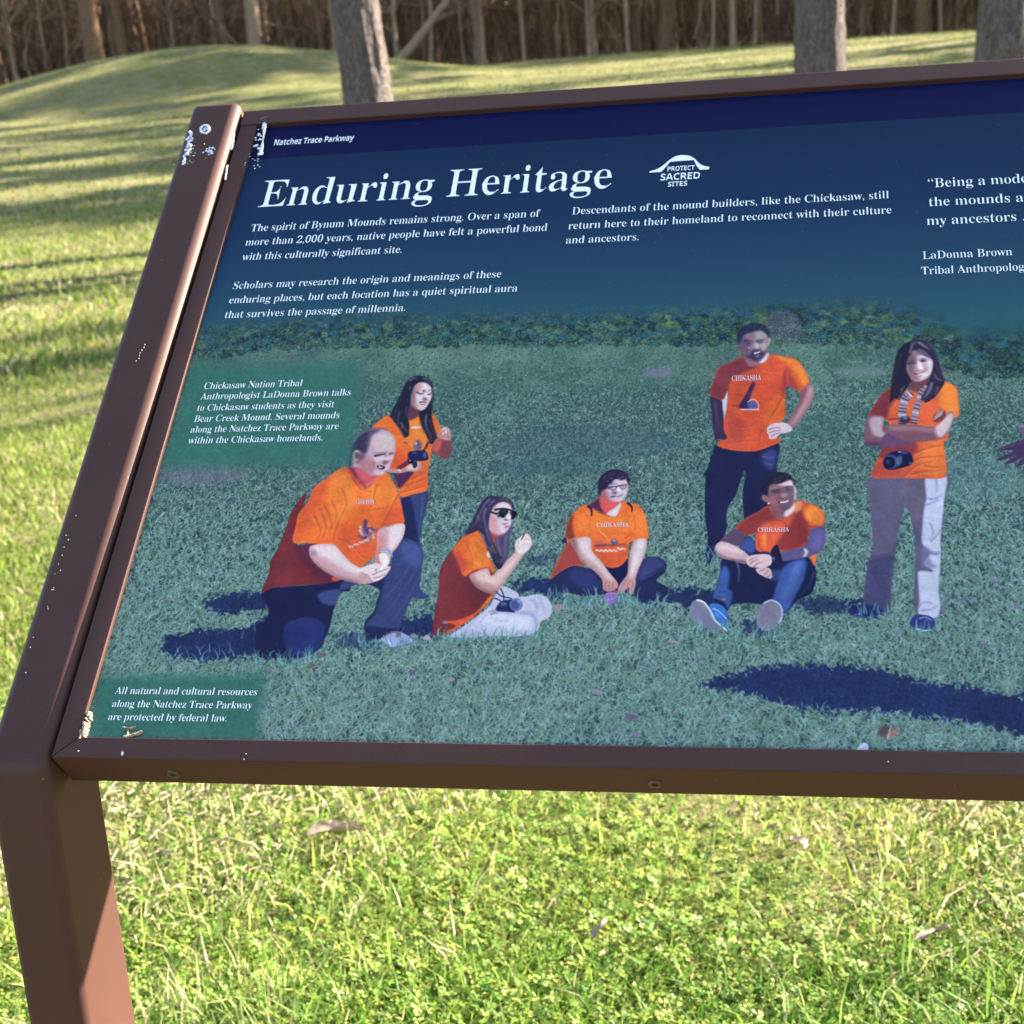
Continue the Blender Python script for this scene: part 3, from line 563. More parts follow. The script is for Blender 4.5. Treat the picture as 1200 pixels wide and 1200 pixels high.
P((34, 32, 64), [(420, 86), (560, 90), (640, 130), (600, 170), (500, 170), (440, 215), (390, 300), (360, 420), (340, 560), (305, 680), (320, 790), (300, 880), (336, 1012), (262, 1064), (200, 962), (130, 852), (88, 782), (16, 722), (60, 680), (110, 560), (180, 400), (250, 250), (330, 132)], 2)
for q, w_, c_ in (([(180, 640), (150, 800), (140, 900)], 20, (100, 100, 164)), ([(195, 815), (260, 920), (322, 985)], 15, (176, 166, 204)), ([(300, 560), (280, 680), (300, 745)], 24, (82, 78, 146)), ([(340, 155), (400, 112), (470, 130)], 44, (88, 94, 168)), ([(560, 112), (640, 150), (680, 210)], 26, (112, 112, 172)), ([(610, 700), (600, 860), (660, 1000), (702, 1085)], 26, (150, 130, 168)), ([(560, 900), (622, 1025)], 14, (112, 72, 90)), ([(352, 240), (345, 305)], 20, (132, 150, 190)), ([(130, 600), (90, 720), (120, 800)], 18, (74, 72, 130)), ([(230, 330), (180, 480), (130, 590)], 18, (58, 58, 112)), ([(235, 860), (205, 960), (260, 1040)], 14, (150, 96, 90)), ([(660, 760), (690, 900), (745, 1040)], 14, (90, 80, 130))): S(c_, q, w_, 6, 2, .85)
S((222, 224, 240), [(370, 905), (440, 890), (520, 900)], 30, 22, 2, .7); S((206, 200, 150), [(440, 985), (560, 1000)], 30, 20, 4, .4)
for i in range(4): S((120, 70, 96), [(822 + 38 * i, 1010 - 26 * i), (862 + 34 * i, 960 - 20 * i)], 12, 6, 1, .8)
endhead()
# kneeling man
person('printed kneeling man in orange shirt with hands clasped on his raised knee')
org(280, 580, 5)
P(JND, [(150, 570), (200, 545), (400, 530), (560, 508), (640, 490), (650, 560), (600, 575), (560, 660), (545, 720), (530, 780), (490, 875), (470, 905), (400, 945), (300, 955), (200, 955), (110, 940), (100, 780), (150, 740), (172, 690), (160, 640), (132, 590)], 1, keep='j')
P(JN, [(700, 440), (800, 440), (890, 400), (905, 330), (945, 265), (1005, 262), (1062, 302), (1082, 352), (1072, 430), (1058, 510), (1012, 610), (962, 715), (932, 795), (835, 805), (742, 800), (742, 740), (792, 680), (805, 630), (825, 560), (760, 525), (700, 520), (610, 560), (600, 520)], 1, keep='k')
P(JND, [(700, 470), (780, 480), (850, 480), (840, 560), (815, 650), (800, 700), (745, 760), (760, 800), (720, 790), (760, 680), (810, 600), (760, 540), (690, 540)], 5, .75, clip='k'); P((76, 86, 142), [(960, 290), (1020, 280), (1066, 330), (1050, 420), (980, 400), (950, 340)], 10, .6, clip='k')
for q in ([(1040, 440), (960, 560), (860, 700)], [(1055, 480), (980, 620), (900, 740)], [(1000, 420), (930, 520), (850, 620)]): S((90, 100, 152), q, 8, 3, 3, .5, clip='k')
P(JND, [(760, 770), (850, 780), (935, 790), (925, 830), (840, 835), (745, 860), (735, 810)], 4, .8)
P((42, 50, 106), [(290, 760), (395, 728), (478, 742), (502, 790), (490, 870), (440, 930), (335, 940), (262, 860)], 6, .85, clip='j'); S((70, 80, 136), [(265, 800), (300, 750), (400, 722), (470, 738)], 8, 4, 4, .6, clip='j')
P((76, 84, 140), [(460, 590), (520, 560), (600, 560), (570, 640), (500, 640)], 4, .7, clip='j')
P((150, 152, 200), [(832, 842), (870, 820), (902, 800), (955, 808), (1020, 848), (990, 872), (900, 892), (862, 872)], 1); S((96, 70, 90), [(840, 836), (900, 805), (950, 815)], 14, 8, 1, .8); S((230, 230, 245), [(870, 850), (900, 886)], 10, 6, 1, .8); S((90, 90, 140), [(930, 850), (985, 862)], 12, 6, 2, .7)
P(ORD, [(395, 0), (335, 55), (300, 120), (268, 215), (230, 312), (185, 388), (180, 442), (158, 505), (134, 572), (200, 545), (300, 535), (400, 528), (520, 520), (600, 492), (660, 470), (700, 430), (560, 320), (440, 285), (330, 275)], 1, keep='b')
P((70, 34, 70), [(330, 290), (420, 300), (430, 400), (520, 460), (640, 490), (500, 520), (420, 440), (360, 380)], 8, .6, clip='b'); P((124, 50, 70), [(240, 330), (300, 320), (330, 420), (420, 510), (260, 520), (170, 540), (190, 450)], 12, .6, clip='b'); P(ORS, [(545, 485), (600, 470), (606, 492), (560, 508)], 2, .9)
P(OR, [(405, 40), (350, 110), (334, 180), (318, 278), (400, 282), (470, 288), (560, 300), (640, 384), (700, 424), (742, 404), (800, 352), (820, 290), (818, 210), (870, 182), (966, 166), (962, 110), (948, 40), (922, -40), (890, -100), (862, -130), (800, -100), (760, -40), (720, -60), (640, -155), (600, -158), (520, -100), (440, -40)], 1, keep='s')
org(300, 420, 5)
P(ORL, [(480, 670), (560, 720), (600, 800), (560, 900), (500, 960), (440, 930), (430, 800), (420, 730)], 14, .65, clip='s'); P(ORL, [(700, 720), (780, 700), (830, 800), (780, 860), (680, 860), (620, 800)], 12, .6, clip='s')
P(ORS, [(300, 800), (380, 720), (450, 690), (400, 800), (330, 930), (270, 1020), (230, 1060)], 14, .7, clip='s'); P(ORS, [(540, 950), (620, 1040), (700, 1090), (690, 1150), (600, 1190), (500, 1120), (470, 1040)], 14, .6, clip='s'); P(ORS, [(800, 880), (865, 870), (868, 955), (780, 970), (720, 1000), (740, 930)], 8, .6, clip='s')
for q in ([(440, 830), (470, 900), (470, 960)], [(400, 860), (440, 950), (430, 1020)], [(370, 880), (410, 980), (390, 1050)], [(340, 920), (380, 1010), (350, 1060)], [(500, 760), (530, 850), (480, 960)], [(480, 960), (460, 1030), (455, 1080)], [(560, 700), (620, 770), (680, 780)], [(710, 740), (690, 820), (720, 880)], [(830, 800), (780, 900), (730, 990)], [(480, 1060), (560, 1090), (640, 1180)]):
    S((158, 58, 52), q, 8, 3, 2, .65, clip='s'); S((240, 152, 92), [(a - 12, b + 3) for a, b in q], 8, 3, 3, .45, clip='s')
S((178, 66, 54), [(225, 1062), (330, 1068), (455, 1072)], 4, 4, 1, .6, clip='s'); S((178, 66, 54), [(725, 985), (800, 962), (866, 958)], 4, 4, 1, .6, clip='s')
# emblem on the shirt
for i in range(34):
    a_ = i * 2.4; rr = 9 * math.sqrt(i); O([(120, 110, 150), (200, 196, 220), (70, 66, 120), (220, 120, 90)][i % 4], (650 + rr * math.cos(a_) * .9, 1025 + rr * math.sin(a_) * 1.1), 9, 7, i, 1, .75)
S((54, 52, 110), [(645, 945), (640, 990), (655, 1030)], 20, 26, 2, .8)
for i in range(9): S((62, 60, 116), [(618 + i * 11, 1062 - i * 5), (626 + i * 11, 1030 - i * 5)], 5, 4, 1, .8)
for i in range(8): O((214, 206, 226), (550 + i * 15, 1104 - i * 6 + 4 * (i % 2)), 9, 5, .4, 1, .75)
for i in range(8): S((130, 84, 60), [(620 + i * 17, 905 - i * 3), (632 + i * 17, 885 - i * 3 + 8 * (i % 2))], 6, 3, 1, .55)
# neck, head
P((210, 96, 96), [(540, 610), (600, 620), (662, 668), (712, 688), (684, 730), (640, 764), (598, 722), (552, 652)], 2); P((150, 62, 78), [(552, 640), (600, 690), (650, 750), (640, 766), (596, 726), (548, 660)], 3, .7)
P(SKM, [(546, 570), (562, 520), (582, 468), (622, 434), (682, 414), (742, 414), (792, 440), (809, 482), (808, 540), (800, 572), (792, 602), (770, 642), (740, 680), (702, 688), (650, 662), (610, 642), (570, 622), (540, 602)], 1, keep='f')
P(SKL, [(700, 440), (760, 440), (800, 480), (802, 540), (760, 545), (700, 550), (672, 520), (670, 470)], 10, .75, clip='f'); P(SKL, [(740, 580), (790, 570), (790, 610), (765, 640), (740, 620)], 6, .8, clip='f'); P((158, 100, 108), [(600, 560), (660, 560), (680, 620), (720, 670), (680, 690), (610, 645)], 10, .8, clip='f'); P((214, 150, 158), [(690, 570), (740, 590), (720, 630), (680, 610)], 8, .6, clip='f')
P((74, 62, 96), [(538, 612), (546, 560), (566, 500), (602, 448), (652, 420), (722, 410), (768, 422), (706, 440), (668, 482), (656, 540), (640, 590), (612, 600), (606, 560), (580, 550), (566, 600)], 5, .9); P((52, 44, 78), [(538, 610), (548, 560), (570, 510), (610, 500), (640, 540), (620, 560), (580, 545), (566, 600)], 5, .8)
P((196, 140, 156), [(572, 556), (590, 542), (606, 560), (604, 596), (588, 612), (574, 590)], 1); S((130, 80, 104), [(584, 556), (594, 574), (588, 596)], 6, 4, 2, .8)
S((58, 42, 62), [(700, 552), (730, 545), (762, 552)], 12, 6, 1, .9); S((58, 42, 62), [(702, 568), (728, 564), (752, 570)], 10, 6, 2, .9); S((70, 52, 70), [(780, 548), (800, 546)], 9, 5, 1, .9); S((60, 44, 62), [(782, 562), (800, 562)], 8, 5, 1, .9)
P((150, 100, 124), [(752, 580), (764, 575), (784, 596), (776, 612), (752, 606)], 2, .7); O((240, 222, 230), (774, 588), 9, 12, 0, 2, .8)
P((86, 40, 66), [(706, 634), (730, 630), (758, 628), (752, 648), (728, 656), (712, 648)], 1); S((228, 220, 228), [(716, 637), (736, 635), (752, 633)], 7, 5, 1, .95); S((150, 100, 120), [(690, 612), (702, 640), (712, 664)], 6, 3, 2, .6)
# arms and hands
org(280, 580, 5)
P((196, 148, 166), [(412, 312), (440, 294), (490, 288), (556, 292), (594, 330), (642, 384), (700, 424), (760, 436), (880, 420), (884, 440), (850, 484), (800, 510), (735, 522), (655, 512), (565, 482), (485, 436), (424, 375)], 1, keep='a')
P((232, 208, 220), [(430, 300), (550, 296), (600, 345), (660, 405), (720, 430), (700, 470), (620, 440), (540, 390), (460, 350)], 8, .8, clip='a'); P((120, 82, 112), [(412, 330), (440, 390), (520, 450), (620, 490), (720, 515), (640, 520), (540, 480), (440, 420)], 8, .85, clip='a'); O((140, 110, 140), (440, 340), 16, 18, 0, 4, .6, clip='a')
P((200, 150, 166), [(816, 210), (880, 185), (966, 168), (968, 230), (932, 300), (892, 350), (884, 400), (850, 440), (800, 432), (798, 372), (808, 300)], 1, keep='a2')
P((234, 212, 224), [(880, 190), (962, 172), (962, 230), (920, 300), (880, 320), (880, 240)], 8, .8, clip='a2'); P((216, 100, 92), [(800, 380), (812, 300), (830, 240), (850, 300), (836, 370), (830, 410), (806, 425)], 8, .55, clip='a2')
P((226, 196, 208), [(700, 440), (740, 420), (800, 402), (836, 410), (862, 420), (886, 420), (880, 440), (848, 480), (812, 504), (780, 500), (760, 470)], 1)
for q in ([(780, 470), (830, 450), (880, 428)], [(790, 490), (830, 478), (858, 462)], [(806, 432), (800, 446), (830, 446)]): S((136, 88, 108), q, 6, 3, 1, .8)
P((236, 214, 224), [(822, 350), (858, 342), (880, 380), (862, 420), (834, 444), (810, 444), (830, 410), (824, 376)], 1); S((150, 100, 120), [(840, 390), (830, 420), (812, 440)], 5, 3, 1, .7)
P((170, 176, 204), [(836, 318), (880, 312), (896, 350), (882, 362), (866, 336), (838, 336)], 1); S((90, 90, 120), [(838, 326), (872, 322), (890, 352)], 4, 4, 1, .8)
head(395, 490, 13.65)
P((204, 84, 100), [(200, 770), (430, 820), (520, 905), (650, 912), (570, 1000), (445, 1050), (330, 985), (250, 880)], 3); P((108, 44, 78), [(182, 770), (262, 800), (340, 970), (300, 960), (215, 860)], 4, .9); P((150, 60, 90), [(330, 960), (450, 1040), (400, 1060), (345, 1010)], 4, .8)
P((190, 158, 192), [(185, 790), (178, 690), (192, 560), (240, 430), (330, 300), (450, 216), (580, 178), (720, 180), (830, 230), (900, 310), (926, 420), (926, 530), (902, 640), (862, 730), (800, 830), (720, 902), (620, 916), (520, 902), (430, 832), (300, 782)], 2)
P((214, 200, 232), [(560, 300), (700, 248), (830, 280), (902, 345), (906, 505), (800, 532), (640, 522), (548, 440)], 12, .95); O((206, 232, 250), (785, 395), 45, 120, .1, 12, .9)
P((172, 110, 138), [(330, 690), (430, 640), (560, 660), (604, 760), (570, 884), (470, 884), (370, 800)], 12, .9); P((200, 120, 132), [(440, 700), (540, 690), (560, 760), (470, 790)], 8, .5)
P((46, 42, 88), [(182, 770), (186, 600), (236, 440), (332, 300), (452, 216), (600, 180), (700, 186), (600, 240), (545, 300), (522, 390), (500, 480), (470, 560), (420, 570), (340, 520), (285, 516), (250, 600), (242, 700), (232, 792)], 7, .97); P((104, 94, 148), [(500, 240), (600, 195), (760, 192), (640, 236), (560, 290), (540, 350)], 9, .7); P((34, 30, 66), [(205, 560), (260, 430), (340, 360), (380, 430), (330, 500), (260, 530)], 8, .6)
for i in range(26): O([(78, 72, 124), (30, 26, 60)][i % 2], (300 + (i * 47) % 190, 300 + (i * 83) % 230), 12, 8, i, 2, .5)
P((90, 66, 104), [(330, 590), (430, 555), (455, 625), (375, 690), (340, 650)], 6, .85)
S((226, 190, 206), [(270, 560), (310, 526), (345, 540)], 26, 16, 1); S((226, 188, 204), [(256, 590), (282, 640), (306, 690)], 24, 14, 1); P((98, 52, 78), [(290, 560), (345, 560), (350, 640), (310, 660), (285, 610)], 4, .9); P((150, 72, 90), [(290, 690), (350, 680), (350, 730), (300, 730)], 5, .7)
P((226, 216, 240), [(588, 632), (720, 612), (772, 650), (700, 692), (606, 680)], 5, .95); P((226, 216, 240), [(830, 602), (884, 592), (882, 655), (840, 662)], 4, .95)
S((104, 84, 134), [(600, 566), (700, 560), (800, 552)], 20, 10, 3, .8); S((36, 28, 62), [(598, 606), (650, 600), (710, 586), (784, 576)], 36, 16, 1); S((58, 42, 84), [(838, 580), (902, 560)], 34, 16, 2); S((120, 92, 140), [(600, 625), (700, 620)], 10, 6, 2, .6)
P((234, 228, 246), [(758, 650), (800, 618), (834, 662), (800, 692)], 3, .95); P((84, 54, 78), [(728, 702), (780, 678), (828, 704), (802, 736), (742, 738)], 5, .85); S((110, 80, 130), [(760, 640), (800, 605)], 12, 6, 2, .6)
P((216, 190, 222), [(790, 742), (852, 722), (832, 800), (782, 822)], 5, .9); P((218, 200, 230), [(600, 842), (700, 828), (772, 858), (702, 902), (612, 892)], 6, .95)
P((190, 124, 124), [(450, 330), (700, 250), (900, 340), (910, 540), (880, 640), (800, 820), (640, 910), (480, 880), (380, 760), (450, 600)], 14, .22)
P((56, 28, 62), [(636, 772), (700, 758), (754, 772), (766, 800), (722, 824), (668, 814)], 1); S((230, 222, 240), [(662, 786), (728, 792)], 24, 16, 1); S((150, 90, 120), [(650, 832), (730, 836)], 12, 6, 2, .7); S((136, 86, 124), [(600, 700), (586, 760), (596, 830)], 18, 8, 3, .8)
S((216, 80, 70), [(190, 812), (280, 962), (382, 1088)], 26, 22, 2, .9); S((120, 36, 56), [(176, 830), (262, 970), (350, 1090)], 8, 8, 2, .6)
endhead()
# sitting woman in sunglasses
person('printed sitting woman in sunglasses with pale trousers and one raised fist')
org(480, 560, 6)
P((186, 180, 206), [(285, 1114), (390, 1040), (480, 970), (560, 905), (600, 830), (640, 772), (680, 768), (740, 798), (800, 835), (900, 820), (968, 848), (1002, 918), (982, 980), (922, 1012), (906, 1062), (832, 1110), (700, 1114), (550, 1114), (380, 1124)], 1, keep='p')
P((140, 134, 172), [(600, 935), (700, 945), (800, 940), (880, 960), (905, 1040), (890, 1060), (860, 980), (760, 962), (620, 950)], 5, .7, clip='p'); P((150, 144, 180), [(300, 1110), (420, 1080), (560, 1095), (720, 1100), (850, 1090), (820, 1120), (300, 1125)], 8, .7, clip='p'); P((216, 212, 230), [(540, 960), (700, 965), (830, 980), (850, 1040), (720, 1060), (560, 1040), (500, 1010)], 16, .6, clip='p')
for q in ([(480, 980), (400, 1060), (370, 1120)], [(540, 960), (500, 1020), (520, 1080)], [(560, 930), (600, 1000), (700, 1010)], [(870, 850), (900, 900), (890, 960)], [(910, 840), (940, 900), (950, 960)], [(430, 1020), (420, 1070)], [(840, 850), (880, 880), (900, 930)]): S((128, 122, 162), q, 8, 3, 2, .65, clip='p')
P(ORD, [(380, 412), (330, 460), (298, 512), (250, 572), (210, 662), (205, 782), (180, 922), (164, 1062), (178, 1112), (262, 1102), (352, 1044), (450, 982), (545, 892), (594, 822), (580, 740), (600, 640), (560, 560), (540, 470), (500, 400), (460, 368)], 1, keep='s')
P((124, 52, 72), [(300, 520), (330, 640), (300, 760), (260, 900), (200, 1040), (185, 900), (210, 700)], 16, .6, clip='s'); P((72, 36, 70), [(400, 700), (520, 800), (560, 830), (480, 900), (420, 840), (380, 760)], 14, .5, clip='s')
P(OR, [(384, 412), (332, 462), (304, 512), (342, 592), (382, 692), (442, 660), (548, 630), (584, 672), (602, 640), (562, 560), (542, 470), (502, 400), (462, 370)], 2, clip='s'); P(ORL, [(440, 430), (500, 430), (540, 540), (545, 620), (470, 630), (420, 540)], 10, .7, clip='s'); P((196, 66, 62), [(330, 500), (390, 560), (400, 660), (360, 640), (320, 560)], 8, .7, clip='s')
P(ORS, [(594, 826), (545, 892), (462, 972), (392, 1042), (262, 1104), (262, 1078), (332, 1040), (236, 1014), (332, 1002), (402, 980), (482, 930), (560, 838)], 2, clip='s'); P(ORL, [(590, 830), (540, 890), (500, 930), (560, 846)], 3, .8, clip='s')
for q in ([(400, 470), (440, 560), (430, 650)], [(470, 450), (520, 540), (510, 630)], [(350, 560), (380, 620), (384, 680)]): S((170, 60, 52), q, 7, 3, 2, .6, clip='s')
P(SKM, [(420, 692), (480, 655), (552, 636), (578, 690), (660, 602), (738, 522), (740, 458), (782, 412), (832, 394), (860, 450), (850, 492), (800, 545), (722, 660), (642, 772), (600, 822), (540, 806), (470, 770)], 1, keep='a')
P(SKL, [(460, 680), (550, 645), (572, 700), (660, 625), (740, 540), (800, 530), (700, 660), (620, 760), (560, 740), (500, 730)], 9, .75, clip='a'); P((130, 88, 112), [(425, 700), (500, 770), (570, 800), (620, 790), (600, 828), (520, 810), (440, 750)], 6, .8, clip='a')
P((232, 208, 216), [(745, 456), (784, 414), (832, 396), (858, 446), (850, 488), (800, 535), (752, 520)], 2, .9); S((70, 50, 80), [(806, 396), (796, 420), (784, 440)], 12, 4, 1, .9)
for q in ([(800, 440), (828, 430), (850, 446)], [(790, 470), (824, 466), (850, 476)], [(770, 440), (762, 470), (770, 500)]): S((160, 110, 130), q, 5, 3, 1, .7)
P(SKS, [(575, 400), (640, 404), (640, 450), (590, 470)], 3)
P((198, 152, 154), [(600, 182), (650, 165), (702, 185), (728, 222), (727, 270), (712, 312), (692, 352), (668, 388), (620, 402), (580, 392), (550, 342), (560, 270), (580, 222)], 1, keep='f')
P(SKL, [(610, 185), (660, 170), (710, 200), (700, 225), (620, 225)], 5, .8, clip='f'); P((176, 132, 152), [(555, 270), (590, 270), (610, 340), (640, 380), (600, 395), (560, 350)], 6, .7, clip='f'); P((222, 110, 90), [(600, 380), (650, 372), (690, 350), (668, 392), (620, 404)], 5, .6, clip='f')
S((128, 92, 112), [(692, 285), (700, 298), (676, 296)], 7, 4, 1, .8); S((148, 84, 112), [(652, 326), (672, 320), (696, 326)], 9, 5, 1, .9); S((148, 84, 112), [(656, 338), (690, 340)], 7, 4, 1, .8); S((120, 80, 110), [(652, 358), (680, 362)], 6, 3, 2, .5)
P(HR, [(560, 132), (640, 134), (708, 164), (738, 212), (728, 226), (700, 186), (650, 165), (602, 180), (575, 225), (556, 290), (552, 350), (578, 395), (596, 470), (640, 560), (660, 600), (640, 640), (610, 630), (570, 540), (540, 470), (512, 395), (480, 372), (440, 388), (396, 392), (436, 310), (476, 232), (516, 162)], 1, keep='h')
P((66, 54, 92), [(640, 404), (690, 350), (712, 330), (702, 400), (694, 470), (684, 560), (650, 620), (628, 560), (612, 470)], 2, keep='h')
for q in ([(560, 140), (500, 220), (450, 320), (420, 385)], [(590, 150), (540, 240), (510, 330), (530, 420)], [(620, 145), (560, 220), (540, 320), (560, 430), (600, 530)], [(520, 380), (570, 480), (620, 600)], [(690, 370), (670, 470), (650, 590)], [(650, 140), (700, 170), (725, 210)], [(640, 420), (650, 500), (640, 600)]): S((128, 116, 156), q, 13, 4, 3, .65, clip='h')
for q in ([(540, 210), (490, 290), (480, 360)], [(560, 400), (590, 490), (630, 610)]): S((196, 176, 196), q, 7, 2, 2, .5, clip='h')
P((20, 20, 46), [(574, 242), (620, 220), (682, 214), (746, 244), (751, 266), (731, 291), (712, 293), (703, 262), (690, 272), (652, 282), (630, 262), (620, 250), (580, 250)], 1); P((96, 96, 124), [(590, 244), (625, 229), (650, 232), (640, 244), (600, 250)], 1, .7); O((62, 60, 84), (664, 250), 18, 14, 0, 2, .8)
P((200, 202, 220), [(545, 530), (560, 520), (566, 560), (550, 560)], 1, .8); S((222, 202, 120), [(570, 470), (600, 540)], 7, 5, 1, .6)
for q in ([(640, 778), (662, 830), (660, 872)], [(690, 730), (748, 760), (778, 840)], [(610, 800), (640, 830), (720, 850)], [(592, 846), (640, 870), (612, 930)]): S((36, 34, 72), q, 9, 8, 1, .95)
P((36, 38, 80), [(606, 932), (640, 872), (700, 858), (740, 862), (745, 940), (690, 944)], 1); O((96, 108, 158), (750, 893), 46, 46, 0, 1); O((64, 72, 124), (742, 896), 30, 34, 0, 2, .9); O((150, 164, 206), (770, 870), 14, 10, 0, 3, .8); O((120, 130, 176), (660, 888), 24, 12, 0, 3, .6)
head(545, 575, 13.65)
P((150, 68, 98), [(390, 660), (520, 720), (490, 810), (430, 850), (385, 760)], 3)
P((84, 70, 118), [(742, 480), (764, 560), (724, 700), (704, 850), (694, 1000), (684, 1092), (540, 1092), (500, 900), (496, 760), (580, 720), (660, 660), (720, 560)], 3)
P((206, 172, 204), [(470, 290), (560, 200), (660, 188), (744, 260), (752, 380), (742, 480), (722, 560), (682, 640), (622, 692), (520, 708), (430, 662), (388, 560), (378, 440), (420, 350)], 2)
P((224, 216, 240), [(520, 250), (620, 193), (702, 218), (744, 300), (620, 286), (520, 292)], 6, .9); P((204, 138, 158), [(388, 420), (490, 430), (524, 560), (484, 655), (408, 600)], 10, .9); P((222, 108, 88), [(428, 640), (520, 688), (624, 684), (566, 714), (470, 704)], 6, .85); P((224, 206, 232), [(560, 470), (680, 450), (732, 480), (702, 560), (600, 602), (556, 560)], 8, .9)
S((28, 20, 52), [(408, 338), (480, 366), (560, 352)], 30, 24, 1); S((24, 20, 50), [(468, 312), (560, 294), (660, 298), (740, 320), (812, 346)], 32, 24, 1)
P((20, 20, 44), [(552, 318), (650, 298), (694, 340), (662, 412), (600, 438), (556, 412), (540, 360)], 1); P((26, 18, 44), [(716, 348), (802, 332), (828, 370), (792, 432), (738, 464), (722, 410)], 1); P((72, 82, 124), [(596, 322), (652, 314), (642, 354), (606, 360)], 4, .8); P((38, 26, 52), [(496, 378), (562, 400), (545, 434)], 2, .9); P((190, 160, 180), [(480, 330), (545, 318), (540, 345), (490, 352)], 2, .9)
P((232, 226, 246), [(658, 390), (712, 358), (742, 430), (702, 462), (648, 440)], 3, .95); S((54, 38, 76), [(626, 462), (692, 476)], 24, 14, 2); S((130, 96, 140), [(640, 440), (660, 400)], 10, 6, 2, .5)
P((164, 110, 154), [(586, 526), (640, 514), (694, 522), (662, 548), (608, 548)], 2, .95); S((98, 56, 98), [(640, 590), (694, 574)], 28, 14, 2); S((196, 140, 176), [(610, 560), (680, 556)], 10, 6, 1, .8); P((226, 202, 222), [(556, 620), (642, 618), (602, 674)], 5, .7)
P((54, 44, 84), [(330, 112), (480, 95), (620, 104), (732, 150), (784, 262), (772, 335), (722, 228), (620, 180), (520, 208), (430, 290), (398, 400), (378, 560), (398, 700), (462, 860), (540, 1000), (600, 1092), (480, 1092), (380, 980), (300, 780), (250, 660), (160, 632), (14, 724), (60, 600), (140, 430), (220, 260)], 2)
for q, w_, c_ in (([(400, 132), (300, 250), (220, 420), (150, 560)], 26, (132, 122, 190)), ([(330, 280), (300, 420), (330, 560), (350, 700), (402, 850)], 36, (118, 106, 170)), ([(280, 700), (330, 850), (422, 1000)], 32, (132, 120, 180)), ([(520, 760), (530, 900), (582, 1040)], 20, (150, 136, 186)), ([(660, 720), (640, 900), (640, 1060)], 24, (132, 118, 170)), ([(200, 400), (216, 482)], 18, (152, 132, 180)), ([(430, 880), (492, 1012)], 12, (224, 204, 156)), ([(400, 900), (452, 1012)], 12, (224, 142, 102)), ([(480, 150), (400, 220), (350, 330)], 40, (106, 98, 164)), ([(560, 140), (660, 150), (740, 230)], 12, (170, 150, 190)), ([(600, 760), (590, 900), (600, 1050)], 14, (52, 42, 80)), ([(120, 520), (90, 620)], 14, (84, 74, 124)), ([(260, 420), (240, 540), (260, 640)], 14, (92, 80, 136)), ([(350, 600), (380, 740), (450, 900)], 10, (180, 168, 206))): S(c_, q, w_, 6, 2, .8)
S((226, 222, 240), [(362, 975), (372, 1050), (400, 1060)], 26, 14, 2, .8)
endhead()
# sitting woman with glasses
person('printed woman with glasses and short fringe sitting cross-legged in the middle')
org(620, 530, 6)
P((36, 39, 76), [(146, 892), (220, 838), (320, 798), (420, 818), (500, 800), (690, 750), (800, 760), (832, 735), (920, 744), (966, 782), (952, 850), (895, 902), (972, 952), (962, 1022), (862, 1042), (762, 1022), (690, 1000), (640, 960), (600, 1000), (500, 1002), (400, 1012), (250, 980), (168, 920)], 1, keep='p')
P((56, 62, 120), [(300, 830), (420, 830), (480, 880), (490, 960), (400, 960), (300, 900)], 14, .6, clip='p'); P((70, 76, 132), [(830, 745), (930, 755), (950, 800), (880, 860), (790, 900), (770, 850)], 8, .65, clip='p'); P((22, 24, 66), [(560, 820), (690, 760), (690, 850), (620, 920), (560, 850)], 4, .8, clip='p')
for q in ([(960, 790), (890, 840), (800, 880)], [(930, 850), (860, 880), (790, 920)]): S((22, 24, 66), q, 10, 4, 2, .8, clip='p')
P((32, 36, 84), [(230, 625), (262, 596), (270, 640), (250, 640)], 1)
P(OR, [(490, 330), (440, 362), (372, 376), (310, 432), (268, 494), (254, 582), (264, 640), (205, 760), (148, 892), (210, 850), (300, 800), (400, 800), (480, 770), (560, 812), (640, 802), (692, 742), (702, 650), (740, 622), (832, 612), (836, 540), (812, 432), (764, 372), (702, 354), (650, 344), (600, 420)], 1, keep='s')
P(ORL, [(440, 400), (620, 440), (720, 440), (780, 420), (820, 520), (800, 580), (740, 560), (640, 560), (480, 560), (350, 560), (340, 480)], 16, .6, clip='s'); P(ORS, [(450, 600), (600, 660), (700, 640), (690, 740), (640, 800), (560, 810), (480, 740)], 14, .7, clip='s')
P(ORD, [(310, 432), (268, 494), (254, 582), (276, 612), (318, 600), (306, 520)], 5, .85, clip='s'); P((138, 54, 72), [(262, 640), (205, 760), (148, 892), (300, 800), (420, 800), (380, 720), (330, 640)], 6, .85, clip='s')
for q in ([(440, 420), (430, 520), (440, 600)], [(740, 440), (742, 540), (700, 640)], [(480, 560), (540, 600), (620, 620)], [(380, 400), (410, 450), (430, 480)], [(720, 560), (690, 600), (640, 620)]): S((168, 58, 52), q, 8, 3, 3, .6, clip='s')
S((34, 24, 56), [(412, 376), (438, 404), (440, 450)], 22, 8, 1); S((34, 24, 56), [(690, 354), (722, 386), (722, 420)], 18, 8, 1)
P((212, 84, 82), [(492, 330), (540, 330), (600, 350), (646, 360), (620, 440), (580, 452), (520, 432), (488, 382)], 2); P((112, 50, 76), [(440, 380), (490, 330), (510, 420), (540, 440), (500, 430)], 4, .7); P((224, 212, 232), [(545, 428), (612, 384), (646, 362), (628, 420), (602, 452)], 1)
O((76, 70, 110), (600, 632), 28, 22, 0, 2, .85); O((190, 200, 225), (600, 622), 10, 7, 0, 2, .8); S((60, 48, 84), [(460, 660), (540, 655), (600, 655), (680, 650)], 14, 8, 2, .8); O((96, 90, 130), (505, 632), 26, 9, 0, 3, .6)
for i in range(14): O((222, 214, 232), (478 + i * 15, 690 + 6 * (i % 2) + (i > 9) * -12), 10, 6, .3, 1, .85)
